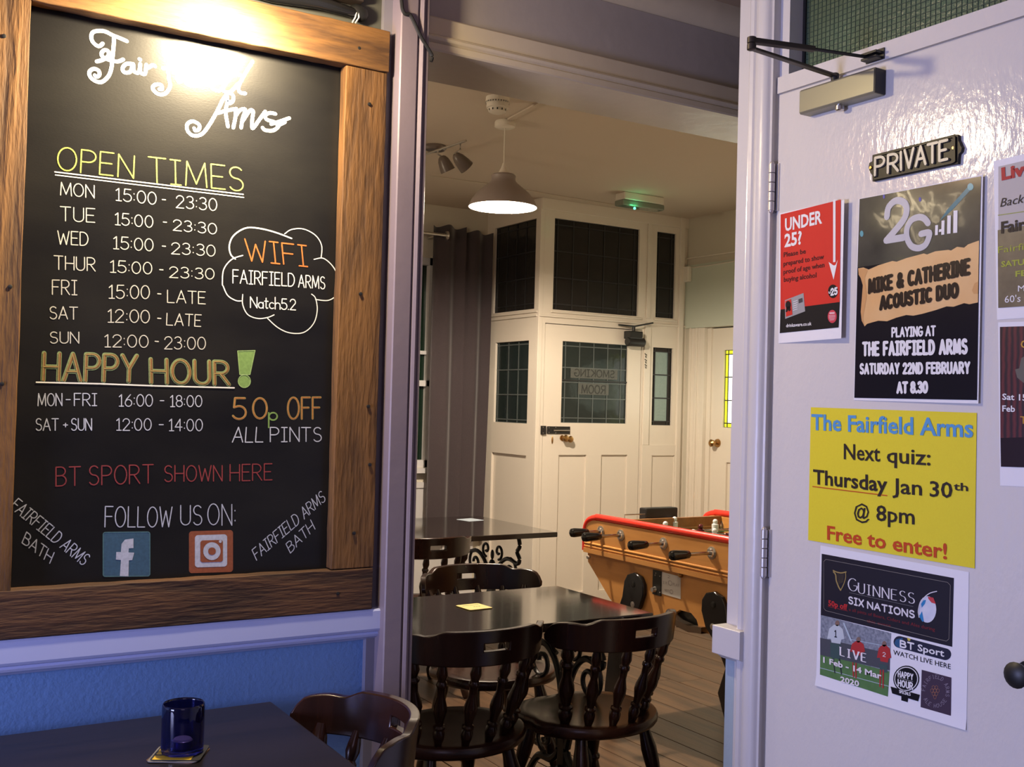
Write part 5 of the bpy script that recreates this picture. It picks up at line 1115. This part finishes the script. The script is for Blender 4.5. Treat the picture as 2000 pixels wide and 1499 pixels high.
# track spot bar
tr = empty('spotlight_bar', P(850, 285, 2, 2.82), 'brushed steel ceiling bar with two frosted glass spot heads', 'spotlight')
p = tr.location.copy()
MB().lathe((p.x, p.y, 2.8195), (p.x, p.y, 2.795), [(0, .060), (.5, .062), (1, .050)], 28).build('ceiling_plate', mat('brushed_steel_dark', (.30, .26, .24), .35, .9), tr)
b1 = P(910, 275, 2, 2.765); b0 = P(838, 299, 2, 2.765); d = (b0-b1).normalized(); b0 = b0+d*.18
MB().tube([b1, b0], .006, 8).build('bar', M_chrome, tr)
MB().tube([(p.x, p.y, 2.795), tuple(b1.lerp(b0, .42))], .006, 8).build('stem', M_chrome, tr)
for (ax_, ay), (tx, ty), (ex_, ey) in (((899, 281), (888, 301), (912, 328)), ((855, 294), (862, 305), (875, 334))):
    j = P(ax_, ay, 2, 2.765); y_ = j.y; t0 = P(tx, ty, 1, y_); t1 = P(ex_, ey, 1, y_)
    k = P(ax_, (ay+ty)/2+2, 1, y_)
    MB().tube([j, k, t0], .005, 8).build('arm', M_chrome, tr)
    MB().lathe(t0, t1, [(0, .010), (.08, .020), (.3, .030), (.7, .037), (1, .040), (.97, .036), (.5, .032)], 18, cap=False).build('glass_head', M_ghost, tr)
fix(tr)
# exit light box
q = P(1250, 382, 2, 2.82); el_ = empty('exit_light', q, 'long white emergency light on the ceiling with a small green glowing lamp', 'emergency light')
a = P(1207, 375, 2, 2.82); hx = .17
mb = MB().box((q.x-hx+.01, q.y-.05, 2.772), (q.x+hx-.01, q.y+.05, 2.8195)); mb.build('housing', M_white, el_, smooth=False, bevel=.006)
mb = MB().box((q.x-hx, q.y-.045, 2.735), (q.x+hx, q.y+.045, 2.7715)); mb.build('diffuser', mat('clear_green_diffuser', (.30, .33, .27), .15, trans=.3), el_, smooth=False, bevel=.008)
g_ = P(1240, 407, 1, q.y-.05)
mb = MB(); mb.ball((g_.x, q.y-.047, g_.z), .008); mb.build('green_indicator', mat('green_led', (.05, .9, .4), .3, emit=(.05, 1, .40), estr=8), el_); fix(el_)
light('green_indicator_glow', 'POINT', (g_.x, q.y-.07, g_.z), .10, (.1, 1, .4), size=.01)
# curtains
def curtain(px0, px1, label, depth, phase, ztop=2.655, zb=.56):
    x0 = P(px0, 460, 1, 6.45).x; x1 = P(px1, 460, 1, 6.45).x; mb = MB(); nx, nz = 90, 24; vs = []; fs = []
    for j in range(nz+1):
        z = zb+(ztop-zb)*j/nz; k = 1-j/nz
        for i in range(nx+1):
            t = i/nx; s_ = sin(t*2*pi*(x1-x0)/.15+phase+.5*k*sin(t*9+phase))
            x = x0+(x1-x0)*t*(1-.03*k)+.012*k*sin(3*k+phase)*t; y = 6.45+depth*s_*(1-.1*k)
            vs.append((x, y, z+.012*sin(t*14+phase)*(j == 0 or 0)+.010*(-s_)*(j == nz)))
    n = nx+1; fs = [(j*n+i, j*n+i+1, (j+1)*n+i+1, (j+1)*n+i) for j in range(nz) for i in range(nx)]
    mb.add(vs, fs); o = mb.build('curtain', M_curtain, recalc=False)
    sd = o.modifiers.new('thickness', 'SOLIDIFY'); sd.thickness = .003
    tag(o, label, 'curtain', 'curtains at the far window')
curtain(848, 909, 'left one of the two plum grey full length curtains, next to the window', .022, .2)
curtain(911, 962, 'right one of the two plum grey curtains, against the glazed lobby', .020, 1.4, 2.64)
cr = empty('curtain_rod', (2.5, 6.45, 2.59), 'steel curtain rod with a round end ring above the far window', 'curtain rod')
MB().tube([(1.5, 6.40, 2.583), (P(872, 462, 1, 6.40).x, 6.40, 2.583)], .011, 12).build('rod', M_chrome, cr)
p = P(873, 463, 1, 6.40); MB().lathe((p.x-.012, 6.40, 2.583), (p.x+.004, 6.40, 2.583), [(0, .012), (.3, .028), (1, .030)], 18).build('end_ring', M_chrome, cr)
mb = MB().tube([(p.x-.05, 6.40, 2.583), (p.x-.05, 6.59, 2.583)], .008, 8); mb.build('bracket', M_chrome, cr); fix(cr)

# lobby door furniture
bt = empty('slide_bolt', P(1085, 840, 1, YF), 'black slide bolt across the edge of the glazed lobby door', 'door bolt')
def yq(x, y, v=None): return P(x, y, 1, YF+.004 if v is None else v)
a = yq(1068, 833); b = yq(1112, 848); MB().box((a.x, YF-.004, a.z), (b.x, YF+.0035, b.z)).build('backplate', M_gblack, bt, smooth=False, bevel=.001)
a = yq(1079, 841); b = yq(1110, 841); MB().tube([(a.x, YF-.010, a.z), (b.x, YF-.010, b.z)], .0055, 10).build('bolt_rod', M_chrome, bt)
a = yq(1055, 832); b = yq(1064, 849); MB().box((a.x, YF-.013, a.z), (b.x, YF-.0005, b.z)).build('keep', M_gblack, bt, smooth=False, bevel=.002)
for q in ((1071, 836), (1071, 845), (1084, 835), (1084, 846), (1058, 835), (1058, 846)):
    p = yq(*q); MB().lathe((p.x, YF-.004 if q[0] > 1066 else YF-.013, p.z), (p.x, YF-.007 if q[0] > 1066 else YF-.015, p.z), [(0, .0035), (1, .0025)], 8).build('screw_head', M_chrome, bt)
fix(bt)
for q, lab in (((1098, 856), 'left brass door knob hanging just under the slide bolt'), ((1107, 858), 'right brass door knob hanging just under the slide bolt')):
    p = yq(*q); y0 = YF
    kn = empty('brass_knob', (p.x, y0, p.z), lab, 'door knob', group='brass knobs under the bolt')
    MB().lathe((p.x, y0+.0035, p.z), (p.x, y0-.052, p.z), [(0, .020), (.12, .018), (.16, .008), (.45, .008), (.55, .018), (.8, .023), (.95, .018), (1, .010)], 16).build('knob', M_brass, kn); fix(kn)
p = yq(1078.5, 860); o = MB(); o.lathe((p.x, YF+.0035, p.z-.026), (p.x, YF+.0035, p.z+.026), [(0, .002), (.3, .006), (.6, .007), (1, .002)], 10); tag(o.build('escutcheon', M_brass), 'small teardrop keyhole cover left of the brass knobs', 'keyhole cover')
dc = empty('lobby_door_closer', yq(1232, 655), 'black door closer with a folded arm at the top of the glazed lobby door', 'door closer')
a = yq(1216, 668); b = yq(1249, 668); MB().lathe((a.x, YF-.045, a.z), (b.x, YF-.045, a.z), [(0, .026), (.05, .031), (.95, .031), (1, .024)], 18).build('cylinder', M_black, dc)
a = yq(1218, 647); b = yq(1243, 664); MB().box((a.x, YF-.07, a.z), (b.x, YF+.003, b.z)).build('body', M_black, dc, smooth=False, bevel=.006)
c1 = yq(1230, 640); MB().tube([(c1.x, YF-.04, c1.z-.03), (c1.x, YF-.04, c1.z+.006)], .012, 10).build('pivot', M_black, dc)
a = yq(1205, 635); b = yq(1266, 632); MB().tube([(a.x, YF-.012, a.z), (c1.x, YF-.05, c1.z+.005), (b.x, YF-.05, b.z)], .006, 8).build('arm', M_black, dc); fix(dc)
nb_ = empty('door_number_hooks', yq(1257, 706), 'three small dark metal hooks in a column beside the lobby door window', 'hooks')
for yy in (695, 706, 716):
    p = yq(1259, yy, YF-.004); MB().tube([(p.x-.006, YF-.012, p.z+.014), (p.x+.008, YF-.018, p.z+.004), (p.x-.004, YF-.020, p.z-.004), (p.x+.008, YF-.012, p.z-.014)], .003, 6).build('hook', M_iron, nb_)
fix(nb_)
# junction box and cables on the right wall
p = P(1342, 537, 0, X1-.012); o = MB().box((X1-.05, p.y-.055, p.z-.055), (X1-.0125, p.y+.055, p.z+.055)).build('junction_box', M_white, None, smooth=False, bevel=.008); tag(o, 'small square junction box on the right hand wall by the lobby', 'junction box')
q = [P(x_, y_, 0, X1-.016) for x_, y_ in ((1340, 524), (1338, 512), (1341, 506), (1380, 500), (1436, 492))]
tag(MB().tube([tuple(k) for k in crom([tuple(a) for a in q], 4)], .005, 8).build('surface_cable', M_cream), 'upper painted cable running right from the junction box', 'cable')
q = [P(x_, y_, 0, X1-.016) for x_, y_ in ((1352, 523), (1390, 518), (1436, 510))]
tag(MB().tube([tuple(a) for a in q], .004, 8).build('surface_cable', M_cream), 'lower painted cable running right from the junction box', 'cable')

# ================================================================== OVER THE CHALKBOARD
pl_l = empty('picture_lamp', (.72, 2.43, 2.45), 'lamp on a bent arm over the top of the chalkboard, mostly above view', 'lamp')
MB().tube(crom([(.72, 2.448, 2.46), (.72, 2.36, 2.48), (.72, 2.25, 2.46), (.72, 2.20, 2.40)], 6), .006, 8).build('arm', M_black, pl_l)
MB().lathe((.72, 2.4495, 2.46), (.72, 2.44, 2.46), [(0, .03), (1, .026)], 18).build('wall_plate', M_black, pl_l)
MB().lathe((.72, 2.20, 2.41), (.72, 2.20, 2.345), [(0, .020), (.3, .030), (1, .046), (.98, .043), (.35, .027)], 20, cap=False).build('shade', M_black, pl_l); fix(pl_l)
hc = empty('wall_casing', (.85, 2.43, 2.42), 'black glossy casing fixed along the wall just above the chalkboard frame', 'casing')
a = P(540, -14, 1, 2.40); b = P(698, 21, 1, 2.40); MB().tube([(a.x-.1, 2.42, a.z+.005), (a.x, 2.42, a.z), tuple(a.lerp(b, .5)), (b.x, 2.42, b.z)], [.017, .017, .016, .012], 14).build('casing', M_gblack, hc)
MB().box((a.x-.1, 2.405, a.z+.03), (b.x+.02, 2.4485, a.z+.08)).build('bracket_bar', mat('brown_bracket', (.03, .02, .016), .5), hc, smooth=False, bevel=.003)
MB().ball((b.x+.012, 2.424, b.z+.004), .022, sc=(1.2, .8, 1)).build('end_cap', M_black, hc); 
c_ = [P(x_, y_, 1, 2.41) for x_, y_ in ((696, 24), (694, 34), (688, 44))]; MB().tube([tuple(k) for k in c_], .002, 6).build('clear_tie', mat('clear_plastic', (.6, .6, .6), .1), hc)
c_ = [P(x_, y_, 1, 2.41) for x_, y_ in ((700, 24), (701, 34), (694, 45))]; MB().tube([tuple(k) for k in c_], .002, 6).build('clear_tie', mat('clear_plastic', (.6, .6, .6), .1), hc); fix(hc)
